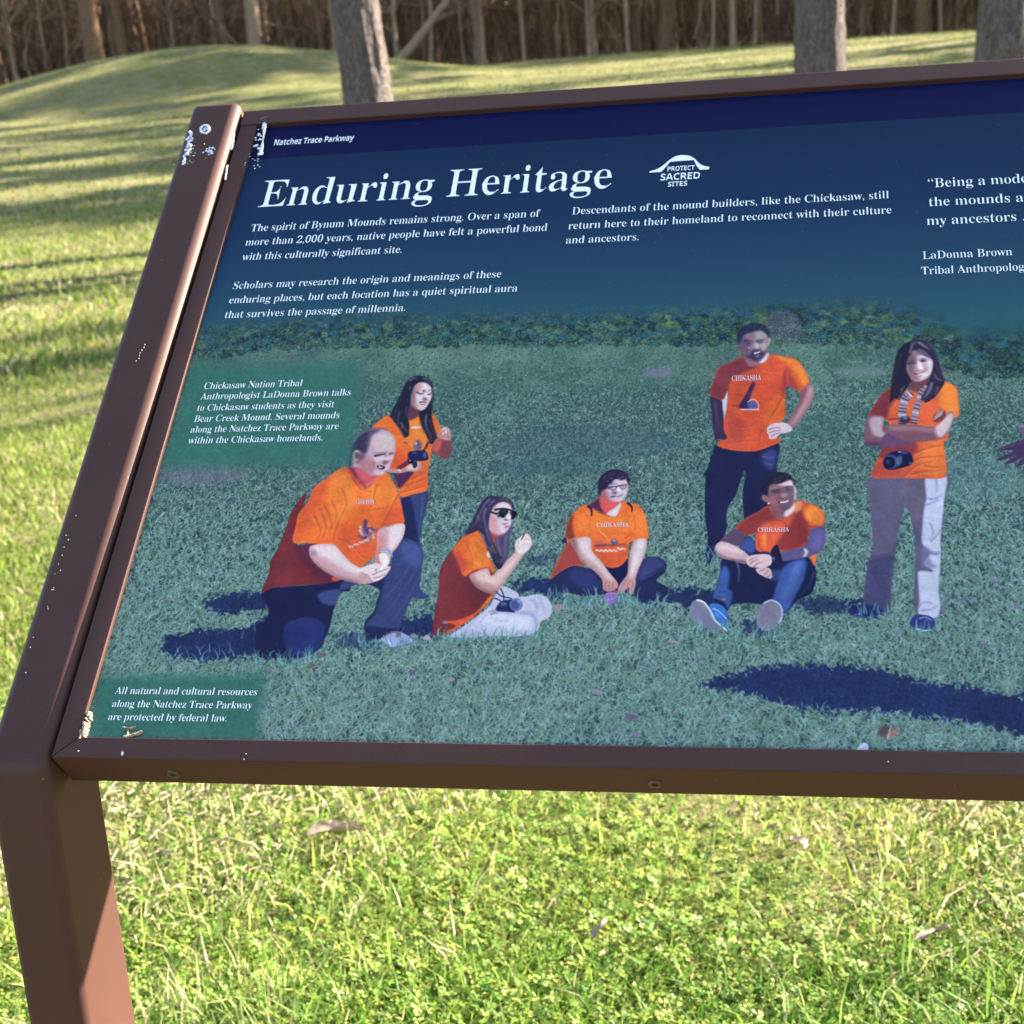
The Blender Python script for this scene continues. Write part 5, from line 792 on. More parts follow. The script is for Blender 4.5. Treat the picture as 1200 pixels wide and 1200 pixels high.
# standing woman at the right
person('printed standing woman with folded arms, patterned camera strap and grey trousers')
org(980, 540, 5.4545)
P((92, 84, 112), [(236, 95), (214, 250), (236, 540), (206, 640), (176, 830), (182, 930), (262, 965), (344, 950), (352, 800), (380, 570), (402, 430), (446, 290), (492, 440), (506, 560), (500, 750), (498, 900), (530, 985), (638, 1004), (668, 930), (657, 830), (670, 600), (670, 500), (692, 250), (702, 95)], 1, keep='p')
P((62, 60, 98), [(210, 640), (370, 600), (380, 570), (350, 800), (345, 960), (260, 965), (180, 920), (180, 820)], 10, .75, clip='p'); S((130, 80, 112), [(228, 110), (218, 280), (240, 500), (216, 620)], 14, 6, 4, .6, clip='p'); P((110, 94, 116), [(420, 130), (560, 120), (550, 350), (510, 440), (450, 280)], 12, .6, clip='p')
P((198, 194, 220), [(575, 100), (702, 96), (692, 250), (668, 500), (672, 600), (657, 830), (668, 930), (640, 1004), (530, 985), (532, 890), (522, 750), (534, 705), (624, 708), (560, 660), (600, 590), (560, 545), (546, 500), (562, 300), (576, 240)], 2, .95, clip='p'); P((120, 110, 156), [(560, 545), (620, 580), (665, 580), (640, 610), (590, 600), (620, 660), (650, 680), (560, 690), (540, 640)], 4, .7, clip='p')
for q in ([(580, 240), (630, 245), (680, 215)], [(560, 290), (610, 270), (660, 250)], [(600, 520), (640, 480), (665, 440)], [(600, 400), (620, 460), (600, 500)], [(520, 940), (560, 905), (620, 915)], [(540, 960), (600, 950), (650, 930)], [(640, 120), (645, 200)]): S((112, 104, 150), q, 10, 4, 2, .75, clip='p')
P((48, 54, 112), [(468, 1045), (500, 990), (560, 985), (612, 1002), (632, 1042), (600, 1082), (520, 1076)], 1); S((236, 236, 248), [(510, 1074), (560, 1086), (606, 1080)], 9, 6, 1, .9); S((196, 196, 222), [(530, 1010), (570, 1000), (610, 1020)], 6, 4, 1, .8); P((36, 42, 94), [(76, 972), (130, 932), (190, 915), (300, 955), (260, 990), (150, 1002)], 2); S((150, 150, 190), [(110, 990), (160, 975)], 6, 4, 1, .6)
org(980, 380, 5.4545)
P((216, 92, 58), [(390, 385), (292, 448), (242, 522), (208, 587), (300, 602), (340, 650), (300, 720), (288, 802), (258, 872), (228, 977), (400, 984), (560, 987), (697, 977), (702, 870), (688, 762), (718, 722), (704, 660), (746, 606), (784, 580), (782, 490), (768, 410), (702, 368), (640, 368), (560, 412), (470, 422)], 1, keep='s')
P((108, 42, 72), [(390, 385), (292, 448), (208, 587), (322, 604), (345, 520), (420, 440)], 7, .9, clip='s'); P(ORL, [(690, 372), (768, 410), (784, 580), (740, 600), (670, 540), (660, 440)], 8, .85, clip='s'); P((116, 46, 80), [(300, 740), (470, 750), (520, 770), (500, 830), (420, 850), (300, 860), (270, 850)], 9, .8, clip='s'); P((160, 62, 72), [(260, 880), (420, 930), (440, 980), (230, 980)], 12, .6, clip='s'); P((236, 120, 60), [(600, 760), (690, 760), (696, 960), (560, 960), (520, 880), (560, 800)], 12, .75, clip='s')
for q in ([(480, 960), (560, 940), (690, 930)], [(440, 970), (520, 900), (620, 880)], [(500, 830), (560, 800), (680, 770)], [(480, 880), (560, 850), (690, 850)], [(560, 740), (640, 740), (700, 720)], [(640, 420), (650, 500), (640, 560)], [(560, 900), (620, 915), (690, 905)]): S((158, 54, 58), q, 9, 3, 2, .7, clip='s'); S((244, 156, 96), [(a, b + 12) for a, b in q], 7, 3, 3, .6, clip='s')
P((112, 68, 94), [(466, 360), (580, 350), (576, 400), (510, 436), (470, 410)], 2)
def strap(pts, w):
    S((150, 138, 160), pts, w, w * .9, 1, .95); p = smooth_path(loc(pts), False, 8) * 1.0; n = len(p)
    for i in range(0, n, 2):
        q = (p[i] - np.array(_org[:2])) * _org[2]; d = p[min(i + 1, n - 1)] - p[max(i - 1, 0)]; d = d / (np.linalg.norm(d) + 1e-9); nn = np.array([-d[1], d[0]]) * w * .45
        S([(40, 34, 66), (206, 196, 204), (150, 70, 70), (60, 50, 84)][(i // 2) % 4], [tuple(q - nn), tuple(q + nn)], 9, 9, 1, .8, sm=False)
strap([(476, 440), (440, 480), (424, 560), (420, 636)], 56); strap([(575, 385), (545, 450), (512, 540), (495, 632)], 46)
O((40, 36, 70), (440, 612), 36, 24, 0, 2, .85); O((150, 170, 200), (440, 600), 12, 8, 0, 2, .7); S((46, 34, 66), [(330, 610), (400, 605)], 12, 8, 2, .7)
P((120, 82, 116), [(204, 592), (300, 592), (304, 662), (332, 722), (326, 772), (252, 778), (184, 772), (180, 692)], 1, keep='a'); P((208, 178, 200), [(218, 602), (300, 598), (292, 668), (332, 720), (250, 716), (220, 670)], 7, .75, clip='a'); P((70, 44, 84), [(185, 750), (330, 760), (330, 780), (184, 778)], 4, .6, clip='a')
P((104, 66, 104), [(280, 765), (340, 690), (500, 735), (488, 766), (350, 786)], 2); P((122, 80, 112), [(296, 682), (342, 642), (500, 646), (642, 650), (722, 560), (752, 582), (722, 682), (662, 732), (540, 752), (430, 742), (340, 702)], 1, keep='a2'); P((226, 198, 208), [(640, 645), (730, 566), (750, 590), (716, 680), (664, 726), (632, 690)], 6, .85, clip='a2'); P((162, 118, 142), [(340, 650), (500, 655), (620, 665), (600, 690), (480, 680), (360, 680)], 7, .7, clip='a2')
P((90, 48, 76), [(620, 600), (645, 555), (690, 548), (700, 590), (660, 625), (624, 625)], 2, .85)
for i in range(4): S((206, 168, 184), [(622 + i * 6, 610 - i * 16), (656 + i * 8, 590 - i * 12), (676 + i * 4, 578 - i * 10)], 9, 5, 1, .8)
P((186, 138, 140), [(446, 235), (480, 190), (530, 172), (590, 196), (614, 240), (607, 302), (572, 352), (530, 377), (480, 356), (452, 312)], 1, keep='f'); P((112, 78, 94), [(446, 240), (490, 230), (500, 300), (530, 350), (550, 376), (480, 356), (448, 310)], 8, .8, clip='f'); P((232, 204, 200), [(530, 260), (590, 245), (610, 280), (580, 335), (545, 345), (530, 310)], 8, .8, clip='f'); P((222, 188, 186), [(510, 196), (560, 190), (560, 215), (520, 222)], 5, .6, clip='f')
S((56, 40, 70), [(470, 252), (490, 246), (508, 252)], 10, 5, 1, .9); S((56, 40, 70), [(545, 238), (566, 232), (588, 238)], 10, 5, 1, .9); S((84, 62, 90), [(466, 238), (490, 230), (508, 236)], 6, 4, 2, .7); S((84, 62, 90), [(540, 222), (566, 214), (592, 222)], 6, 4, 2, .7); P((240, 216, 212), [(528, 250), (542, 248), (552, 284), (534, 290)], 3, .85); S((128, 84, 112), [(520, 290), (536, 298), (556, 288)], 6, 4, 1, .8)
S((130, 60, 88), [(494, 316), (526, 326), (562, 306)], 9, 5, 1, .9); S((246, 238, 246), [(510, 318), (548, 310)], 7, 5, 1, .9)
P((40, 33, 50), [(500, 102), (562, 106), (610, 140), (642, 202), (662, 292), (692, 368), (662, 424), (622, 474), (562, 500), (592, 410), (606, 320), (616, 240), (594, 196), (530, 166), (478, 190), (456, 250), (442, 320), (468, 372), (436, 432), (400, 484), (372, 472), (342, 500), (350, 400), (366, 280), (388, 190), (430, 130)], 1, keep='h')
for q in ([(500, 108), (440, 180), (410, 300), (400, 420)], [(560, 112), (615, 170), (640, 280), (660, 380)], [(480, 120), (470, 170), (455, 230)], [(600, 400), (580, 460), (560, 498)], [(640, 380), (620, 430), (590, 480)], [(430, 340), (430, 400), (400, 470)], [(530, 110), (590, 150), (625, 230)]): S((106, 92, 136), q, 13, 4, 3, .65, clip='h')
S((206, 190, 216), [(482, 130), (488, 165)], 10, 4, 2, .6, clip='h'); S((190, 170, 190), [(420, 400), (410, 450), (370, 530)], 8, 3, 2, .6)
P((24, 26, 60), [(300, 872), (330, 832), (400, 808), (470, 822), (492, 882), (442, 912), (352, 932), (310, 917)], 1); O((60, 66, 116), (350, 880), 50, 48, 0, 1); O((20, 22, 50), (338, 886), 38, 38, 0, 1); O((110, 116, 156), (402, 872), 20, 34, .2, 2, .75); O((80, 90, 150), (430, 820), 26, 10, .2, 2, .7); O((54, 66, 120), (330, 880), 16, 16, 0, 3, .8); S((210, 220, 240), [(395, 816), (415, 818)], 8, 6, 1, .8); O((24, 26, 60), (455, 875), 30, 34, 0, 2, .9); O((120, 130, 176), (475, 890), 12, 10, 0, 2, .6)
head(1035, 390, 13.65)
P((104, 62, 90), [(430, 740), (560, 780), (710, 730), (660, 860), (540, 910), (440, 850)], 3)
P((198, 162, 182), [(370, 600), (390, 440), (480, 300), (600, 340), (742, 380), (794, 470), (774, 620), (702, 722), (602, 774), (500, 774), (420, 702)], 2)
P((116, 82, 110), [(385, 330), (500, 318), (542, 420), (506, 520), (504, 660), (572, 766), (460, 736), (385, 600)], 10, .95); P((150, 106, 122), [(480, 340), (560, 350), (550, 430), (500, 430)], 6, .7); P((160, 112, 130), [(400, 620), (500, 660), (500, 740), (430, 710)], 8, .6)
P((234, 224, 244), [(700, 450), (784, 460), (774, 600), (704, 692), (616, 734), (616, 650), (712, 622)], 6, .95); P((226, 206, 222), [(526, 402), (620, 368), (724, 400), (620, 424)], 4, .9); P((242, 234, 250), [(558, 450), (602, 468), (642, 580), (590, 604), (552, 560)], 3, .95); P((192, 130, 162), [(650, 568), (714, 556), (704, 634), (658, 612)], 5, .85)
S((54, 40, 78), [(390, 502), (450, 484), (524, 490)], 32, 16, 2, .95); S((64, 38, 72), [(586, 458), (640, 440), (694, 450)], 36, 16, 2, .95); O((24, 16, 40), (640, 458), 18, 12, 0, 1, .9); S((104, 68, 98), [(592, 422), (680, 408)], 18, 10, 2, .9); S((80, 56, 84), [(390, 460), (500, 450)], 16, 10, 2, .8); S((210, 180, 200), [(596, 484), (690, 476)], 10, 6, 2, .6)
P((148, 102, 128), [(506, 588), (562, 602), (540, 634)], 4, .9); S((140, 96, 124), [(560, 606), (640, 604)], 10, 8, 2, .6)
S((104, 50, 84), [(496, 654), (560, 666), (656, 622)], 22, 12, 1); S((244, 236, 248), [(556, 680), (644, 640)], 22, 14, 1); S((168, 106, 140), [(556, 706), (628, 680)], 16, 8, 2, .9)
P((36, 32, 66), [(482, 262), (442, 180), (350, 180), (270, 300), (200, 480), (170, 700), (138, 852), (202, 830), (180, 962), (282, 1004), (342, 902), (402, 832), (446, 764), (390, 640), (368, 560), (388, 430), (440, 330)], 2)
P((50, 38, 72), [(456, 224), (500, 140), (620, 118), (742, 168), (834, 290), (884, 460), (934, 640), (966, 762), (902, 792), (842, 902), (742, 1042), (640, 1092), (600, 1062), (682, 900), (722, 762), (784, 640), (804, 500), (784, 430), (702, 388), (600, 345), (500, 285)], 2)
P((122, 102, 130), [(478, 280), (600, 298), (702, 360), (784, 424), (640, 352), (500, 338)], 3, .85)
for q, w_, c_ in (([(430, 322), (460, 212), (540, 140)], 22, (190, 190, 226)), ([(560, 150), (680, 230), (742, 272)], 42, (140, 130, 186)), ([(560, 268), (660, 308), (764, 402)], 14, (204, 194, 222)), ([(720, 170), (812, 270), (862, 440)], 18, (112, 98, 152)), ([(820, 660), (872, 742), (962, 772)], 16, (174, 164, 208)), ([(780, 800), (740, 940), (660, 1040)], 42, (140, 136, 192)), ([(880, 860), (830, 1002)], 14, (194, 162, 190)), ([(300, 880), (288, 985)], 22, (156, 156, 194)), ([(200, 430), (182, 620), (160, 800)], 14, (84, 80, 130)), ([(600, 140), (700, 190), (780, 300)], 12, (92, 78, 130)), ([(640, 250), (720, 310), (800, 420)], 10, (36, 26, 56)), ([(840, 450), (870, 600), (920, 720)], 14, (92, 76, 120)), ([(300, 320), (250, 480), (230, 640)], 16, (66, 62, 112)), ([(730, 860), (700, 960), (640, 1060)], 10, (196, 190, 226)), ([(340, 840), (320, 900)], 14, (120, 116, 160))): S(c_, q, w_, 6, 2, .85)
for q in ([(370, 980), (440, 930)], [(380, 1060), (470, 980)]): S((224, 216, 232), q, 20, 10, 2, .7)
endhead()
# woman at the far right who talks to the group, one hand held out
person('printed woman in orange shirt at the right with a hand held out')
org(980, 380, 5.4545)
P((70, 48, 86), [(1030, 800), (1100, 770), (1190, 738), (1240, 720), (1420, 640), (1480, 700), (1330, 800), (1260, 850), (1210, 890), (1160, 912), (1150, 908), (1196, 850), (1140, 880), (1085, 898), (1078, 888), (1150, 838), (1090, 862), (1036, 872), (1030, 860), (1128, 812), (1060, 806)], 1)
P((112, 78, 112), [(1170, 660), (1184, 642), (1205, 650), (1230, 700), (1220, 730), (1190, 720)], 1); O((190, 160, 184), (1188, 652), 10, 8, 0, 2, .7); S((112, 84, 120), [(1050, 798), (1120, 776), (1190, 752)], 8, 4, 2, .6)
org(0, 0, 1)
P((58, 56, 104), [(1232, 590), (1316, 590), (1322, 690), (1310, 780), (1282, 780), (1276, 680), (1264, 780), (1238, 778), (1236, 690)], 1); P(OR, [(1240, 470), (1270, 458), (1300, 460), (1330, 474), (1336, 520), (1322, 530), (1322, 594), (1232, 594), (1236, 535), (1216, 520)], 1); P(ORD, [(1240, 472), (1262, 480), (1260, 590), (1232, 592), (1236, 535), (1220, 520)], 3, .8); P(SKM, [(1266, 420), (1288, 416), (1300, 432), (1296, 456), (1280, 466), (1266, 454)], 1); S((90, 60, 70), [(1270, 432), (1276, 431)], 1.6, 1.2, 1, .9); S((90, 60, 70), [(1284, 430), (1291, 430)], 1.6, 1.2, 1, .9); S((140, 80, 90), [(1274, 452), (1282, 454), (1289, 451)], 1.6, 1, 1, .9); S((150, 100, 105), [(1280, 436), (1278, 444), (1282, 445)], 1.2, .8, 1, .8); P((150, 100, 108), [(1266, 424), (1272, 424), (1274, 462), (1266, 452)], 3, .6); P(HR, [(1258, 412), (1284, 402), (1306, 416), (1314, 470), (1300, 480), (1298, 432), (1274, 424), (1264, 470), (1252, 470)], 1)
person(None); PEOPLE.pop(); CUR = None
# grass tips in front of feet, fallen leaves, caption boxes, dust
org(0, 0, 1); r = np.random.default_rng(5)
FEET = [(300, 372, 764, 776), (420, 492, 748, 760), (512, 640, 742, 752), (646, 780, 694, 712), (805, 865, 732, 745), (880, 912, 734, 748), (1005, 1045, 712, 724), (1060, 1102, 732, 742), (822, 842, 644, 656)]
for a0, a1, b0, b1 in FEET:
    for i in range(int((a1 - a0) * .55)):
        x, y = r.uniform(a0, a1), r.uniform(b0, b1); h = r.uniform(4, 11); lx = r.normal(0, 4); S([(128, 170, 180), (92, 140, 140), (70, 110, 124)][i % 3], [(x, y + 3), (x + lx * .4, y - h * .5), (x + lx, y - h)], 1.4, .4, 0, .8)
for i in range(70):
    x, y = r.uniform(150, 1195), r.uniform(560, 866)
    if 760 < x < 1195 and 780 < y < 850 or y < 700 and 300 < x < 1110: continue
    s = r.uniform(1.5, 5) * (.5 + (y - 560) / 300); c = [(128, 112, 140), (150, 132, 150), (110, 84, 96), (96, 80, 110)][i % 4]
    P(c, [(x - s, y), (x - s * .3, y - s * .6), (x + s * .6, y - s * .4), (x + s, y + s * .1), (x, y + s * .5)], 1, .75); S((60, 60, 96), [(x - s, y + s * .6), (x + s, y + s * .55)], s * .3, .5, 1, .5)
P((84, 56, 66), [(1029, 857), (1034, 851), (1042, 852), (1040, 858), (1035, 864), (1029, 861)], 2, .85); P((150, 110, 110), [(1042, 858), (1054, 854), (1048, 862), (1040, 866)], 1); S((190, 160, 170), [(1040, 866), (1044, 850)], 2, 1, 1)
P((188, 180, 206), [(1003, 880), (1012, 870), (1018, 876), (1012, 884)], 1); P((150, 130, 140), [(648, 712), (655, 708), (660, 712), (654, 716)], 1); P((170, 150, 170), [(495, 748), (502, 744), (504, 750)], 1)
def box(quad, c, f, a): p = tex(np.array(quad, float)); put(raster(p, f), c, a, tex_amt=.12)
box([(217, 430), (425, 424), (412, 545), (180, 548)], (56, 104, 96), 34, .95)
box([(114, 792), (312, 791), (297, 880), (88, 880)], (52, 100, 92), 24, .92)
for i in range(900):
    x, y = r.uniform(150, 1200), r.uniform(110, 870); O((168, 190, 214), (x, y), r.uniform(.25, .6), None, 0, 0, r.uniform(.1, .5))
for x, y, l in ((194, 568, 3), (192, 600, 5), (306, 262, 12), (300, 275, 8)): S((210, 216, 232), [(x, y), (x - l * .5, y + l)], 1.8, .8, 1, .5 if l < 6 else .15)
img = img * .7 + boxblur(img, 1) * .3; img = np.clip(img * (1 + .06 * NZ1[..., None]), 0, 1)
bim = bpy.data.images.new('panel_print', TW, TH); px_ = np.ones((TH, TW, 4), np.float32); px_[..., :3] = img; bim.pixels.foreach_set(px_.ravel()); bim.update(); bim.pack()

# ------------------------------------------------------------------ the sign
TILT = 0.6734908507312299; ct, st = math.cos(TILT), math.sin(TILT)
def PV(u, v, wv=0): return (u, v * ct - wv * st, v * st + wv * ct + GZ)
BASE = Vector((PW / 2, .02, 0.0)); SIGN = empty('interpretive_sign', BASE)
tag(SIGN, 'low brown metal wayside sign with a slanted blue and green picture panel', 'sign')
def sobj(name, V, Fs, mat, parent=None, bev=0, seg=3, smooth=True, uv=None, cols=None):
    V = np.asarray(V, float) - np.array(BASE); me = np_mesh(name, V, Fs, False, cols, uv)
    if bev:
        b = bmesh.new(); b.from_mesh(me); bmesh.ops.remove_doubles(b, verts=b.verts, dist=1e-6); bmesh.ops.recalc_face_normals(b, faces=b.faces)
        es = [e for e in b.edges if len(e.link_faces) == 2 and e.calc_face_angle(0) > .3]
        bmesh.ops.bevel(b, geom=es, offset=bev, segments=seg, profile=.5, affect='EDGES', clamp_overlap=True); b.to_mesh(me); b.free()
    me.polygons.foreach_set('use_smooth', [bool(smooth)] * len(me.polygons))
    if smooth and hasattr(me, 'set_sharp_from_angle'): me.set_sharp_from_angle(angle=math.radians(35))
    o = mesh_obj(name, me, mat, parent or SIGN)
    if bev: wnm = o.modifiers.new('weighted_normal', 'WEIGHTED_NORMAL'); wnm.keep_sharp = True; wnm.weight = 80
    return o
# powder-coated brown metal
m = Mat('brown_powder_coat', .5, spec=.30); v = m.coords('Object')
gr_ = m.noise(v, 900, 3, .6); bl = m.noise(v, 9, 5, .6); sp = m.noise(v, 260, 2, .5)
c_ = m.mix(.35, m.ramp(bl, [(.3, (.047, .0172, .0122, 1)), (.7, (.066, .0250, .0168, 1))]), m.ramp(gr_, [(.3, (.040, .0150, .0105, 1)), (.75, (.084, .0325, .0220, 1))]))
c_ = m.mix(m.ramp(sp, [(.80, (0, 0, 0, 1)), (.83, (1, 1, 1, 1))]), c_, (.34, .30, .30, 1)); m.base(c_)
m.l(m.ramp(bl, [(.2, (.54, .54, .54, 1)), (.8, (.68, .68, .68, 1))]), m.b.inputs['Roughness']); m.bump(gr_, .12, .0006); M_BROWN = m.m
m = Mat('bare_dark_gap', .8, (.012, .01, .01, 1)); M_DARK = m.m
# posts: a bent rectangular tube, vertical leg and sloping arm
def post(u0, u1):
    yF, yB, w0, w1, wB, vT = -.0188, .0526, .003, .0115, -.068, .606
    def at_y(y, wv): v = (y + wv * st) / ct; return PV(0, v, wv)[1:]
    prof = [(yF, 0.0), (yF, at_y(yF, w0)[1]), PV(0, vT, w1)[1:], PV(0, vT, wB)[1:], (yB, at_y(yB, wB)[1]), (yB, 0.0)]
    n = len(prof); V = [(u0, y, z) for y, z in prof] + [(u1, y, z) for y, z in prof]
    # two convex quads per side instead of one concave cap
    F = [[(0, 1, 4, 5), (1, 2, 3, 4), (11, 10, 7, 6), (10, 9, 8, 7)], [(i, i + n, (i + 1) % n + n, (i + 1) % n) for i in range(n)]]
    b_me = sobj('post', V, [np.array(f) for f in F], M_BROWN, bev=.0078, seg=6); return b_me
P_L = post(-.0618, -.0176); P_R = post(PW + .0176, PW + .0618); P_R['label'] = 'right post of the sign'; P_L['label'] = 'left post with white droppings near its top'
# frame: four rails with an opening a little above the graphic
def prism(pts_uv, w0, w1):
    n = len(pts_uv); V = [PV(u, v, w0) for u, v in pts_uv] + [PV(u, v, w1) for u, v in pts_uv]
    return V, [np.array([(i, (i + 1) % n, (i + 1) % n + n, i + n) for i in range(n)]), np.array([tuple(range(n, 2 * n)), tuple(range(n - 1, -1, -1))])]
a0, a1, b0, b1 = -.0152, PW + .0152, -.0150, .5985; FR = empty('frame', (0, 0, 0)); FR.parent = SIGN
wt, wb_ = .0034, -.031
for q in ([(a0, b0), (a1, b0), (PW, 0), (0, 0)], [(a0, b1), (a0, b0), (0, 0), (0, PH)], [(a1, b0), (a1, b1), (PW, PH), (PW, 0)]):
    V, F = prism(q, wb_, wt); sobj('rail', V, F, M_BROWN, FR, bev=.0012, seg=2)
V, F = prism([(a0, PH), (a1, PH), (a1, b1), (a0, b1)], wb_, wt + .0012); sobj('rail', V, F, M_BROWN, FR, bev=.0012, seg=2)
def screw(u, v_off, r):
    # a countersunk screw in the front face of the lower rail
    V, F = [], []; c = Vector(PV(u, b0, v_off)); ex = Vector((1, 0, 0)); n_ = Vector((0, -ct, -st)); ey = Vector((0, -st, ct)); rings = [(1.0, .0002), (.92, .0009), (.55, .0013), (.38, .0008), (.36, -.0006)]; K = 16
    for rr, h in rings: V += [c + (ex * math.cos(6.2832 * k / K) + ey * math.sin(6.2832 * k / K)) * r * rr + n_ * h for k in range(K)]
    F = [(i * K + k, i * K + (k + 1) % K, (i + 1) * K + (k + 1) % K, (i + 1) * K + k) for i in range(len(rings) - 1) for k in range(K)]
    return sobj('screw', V, [np.array(F), np.array([[len(V) - K + k for k in range(K)]])], M_SCREW, FR)
m = Mat('painted_screw', .4, (.075, .04, .03, 1)); m.b.inputs['Metallic'].default_value = .3; M_SCREW = m.m
for px in (189, 764, 1370): screw(float(pm((px, 905))[0, 0]), -.017, .0047)
V = [PV(u, v, w_) for u in (.43, .47) for v, w_ in ((.16, wb_), (.57, wb_), (.57, -.121), (.16, -.121))]  # unseen bracket under the panel, added to cast the diagonal shadow on the left leg
sobj('unseen_shadow_bracket', V, [np.array([(0, 1, 2, 3), (7, 6, 5, 4), (0, 4, 5, 1), (1, 5, 6, 2), (2, 6, 7, 3), (3, 7, 4, 0)])], M_BROWN, bev=.003)
# white and printed inks
WARMTH = (1.0, 1.0, 1.0)
m = Mat('panel_print', .5, spec=.06); tx = m.n('TexImage'); tx.image = bim; tx.interpolation = 'Cubic'
gain = m.n('Mix', data_type='RGBA', blend_type='MULTIPLY'); gain.inputs[0].default_value = 1; m.l(tx.outputs['Color'], gain.inputs[6]); GAIN = (1.12, 1.0, .80, 1); gain.inputs[7].default_value = GAIN
m.base(gain.outputs[2]); M_PRINT = m.m
WHITE = (.88, .86, .80, 1)
m = Mat('white_ink', .5, WHITE, spec=.06); M_INK = m.m
TH_ = -.004
V, F = prism([(-.004, -.004), (PW + .004, -.004), (PW + .004, PH + .004), (-.004, PH + .004)], wb_ + .002, 0)
uvp = [(u / PW, v / PH) for u, v in [(-.004, -.004), (PW + .004, -.004), (PW + .004, PH + .004), (-.004, PH + .004)]] * 2
PANEL = sobj('panel', V, F, M_PRINT, smooth=False, uv=uvp); PANEL['label'] = 'printed picture panel with white text over a photograph of seven people'
# each printed figure is a flat piece of the print
TAKEN = None
for lab, mk in PEOPLE[::-1]:
    s = 4; hh, ww = mk.shape[0] // s, mk.shape[1] // s; c = mk[:hh * s, :ww * s].reshape(hh, s, ww, s).max((1, 3)) > .5
    TAKEN = np.zeros_like(c) if TAKEN is None else TAKEN; c = c & ~TAKEN; TAKEN = TAKEN | c
    yy, xx = np.nonzero(c); u = np.stack([xx, xx + 1, xx + 1, xx], 1) * s / RES; v = np.stack([yy, yy, yy + 1, yy + 1], 1) * s / RES
    key = np.unique(np.stack([(u * RES / s).round().astype(int).ravel(), (v * RES / s).round().astype(int).ravel()], 1), axis=0, return_inverse=True); ku, inv = key[0], key[1].reshape(-1, 4)
    uv_ = ku * s / RES; V = np.array([PV(a, b, .00012) for a, b in uv_]); o = sobj('printed_person', V, [inv], M_PRINT, PANEL, smooth=False, uv=np.stack([uv_[:, 0] * RES / TW, uv_[:, 1] * RES / TH], 1)); o['label'] = lab
# lettering
def serif(t): return ''.join(chr(0x1d41a + ord(c) - 97) if 'a' <= c <= 'z' else chr(0x1d400 + ord(c) - 65) if 'A' <= c <= 'Z' else chr(0x1d7ce + ord(c) - 48) if '0' <= c <= '9' else c for c in t)
def sans(t): return ''.join(chr(0x1d5ee + ord(c) - 97) if 'a' <= c <= 'z' else chr(0x1d5d4 + ord(c) - 65) if 'A' <= c <= 'Z' else c for c in t)
THIN = 0
def lighten(V, F, amt):
    """thin the thick vertical stems of each letter, leaving hairlines alone"""
    cnt = {}
    for f in F:
        for i in range(len(f)):
            a, b = f[i], f[(i + 1) % len(f)]
            if (b, a) in cnt: del cnt[(b, a)]
            else: cnt[(a, b)] = 1
    E = np.array(list(cnt)); key = {}; par = np.arange(len(V))
    _, wi = np.unique(np.round(V, 5), axis=0, return_inverse=True); wi = wi.ravel(); E = np.stack([wi[E[:, 0]], wi[E[:, 1]]], 1); P = np.zeros((wi.max() + 1, 2)); P[wi] = V
    d = P[E[:, 1]] - P[E[:, 0]]; L = np.linalg.norm(d, axis=1); k = L > 1e-7; E, d, L = E[k], d[k], L[k]; nr = np.stack([d[:, 1], -d[:, 0]], 1) / L[:, None]
    N = np.zeros_like(P); np.add.at(N, E[:, 0], nr); np.add.at(N, E[:, 1], nr); N /= np.linalg.norm(N, axis=1)[:, None] + 1e-9
    A, B = P[E[:, 0]], P[E[:, 1]]; out = P.copy()
    for i in np.unique(E):
        if abs(N[i, 0]) < .05: continue
        near = (np.minimum(A[:, 0], B[:, 0]) < P[i, 0] + .35) & (np.maximum(A[:, 0], B[:, 0]) > P[i, 0] - .35) & (E[:, 0] != i) & (E[:, 1] != i)
        a_, b_ = A[near], B[near]; y = P[i, 1] + 1e-5; hit = (a_[:, 1] <= y) != (b_[:, 1] <= y)
        x = a_[hit, 0] + (y - a_[hit, 1]) * (b_[hit, 0] - a_[hit, 0]) / (b_[hit, 1] - a_[hit, 1]); s = -np.sign(N[i, 0]); dd = (x - P[i, 0]) * s; dd = dd[dd > 1e-4]
        t = dd.min() if len(dd) else 0
        out[i, 0] += s * min(max(0, (t - .055) * amt), .022) * min(1, abs(N[i, 0]) * 1.6)
    par = list(range(len(out)))
    def root(i):
        while par[i] != i: par[i] = par[par[i]]; i = par[i]
        return i
    for p_, q_ in E: par[root(p_)] = root(q_)
    R_ = np.array([root(i) for i in range(len(out))])
    for g in np.unique(R_):
        k = R_ == g; c_ = (out[k, 0].max() + out[k, 0].min()) / 2; hw = (out[k, 0].max() - out[k, 0].min()) / 2; out[k, 0] = c_ + (out[k, 0] - c_) * (1 + min(.05, .018 / (hw + 1e-6)))
    return out[wi]
def text_verts(t, off):
    cu = bpy.data.curves.new('txt', 'FONT'); cu.body = t; cu.size = 1; cu.offset = off; cu.resolution_u = 4
    o = bpy.data.objects.new('txt', cu); COL.objects.link(o); dg = bpy.context.evaluated_depsgraph_get(); me = bpy.data.meshes.new_from_object(o.evaluated_get(dg))
    V = np.array([v.co[:2] for v in me.vertices]); F = [tuple(p.vertices) for p in me.polygons]; V = lighten(V, F, THIN) if THIN else V; bpy.data.objects.remove(o); bpy.data.curves.remove(cu); bpy.data.meshes.remove(me); return V, F
CAPH = text_verts(serif('E'), 0)[0][:, 1].max(); CAPS = text_verts(sans('E'), 0)[0][:, 1].max()
THIN = .24
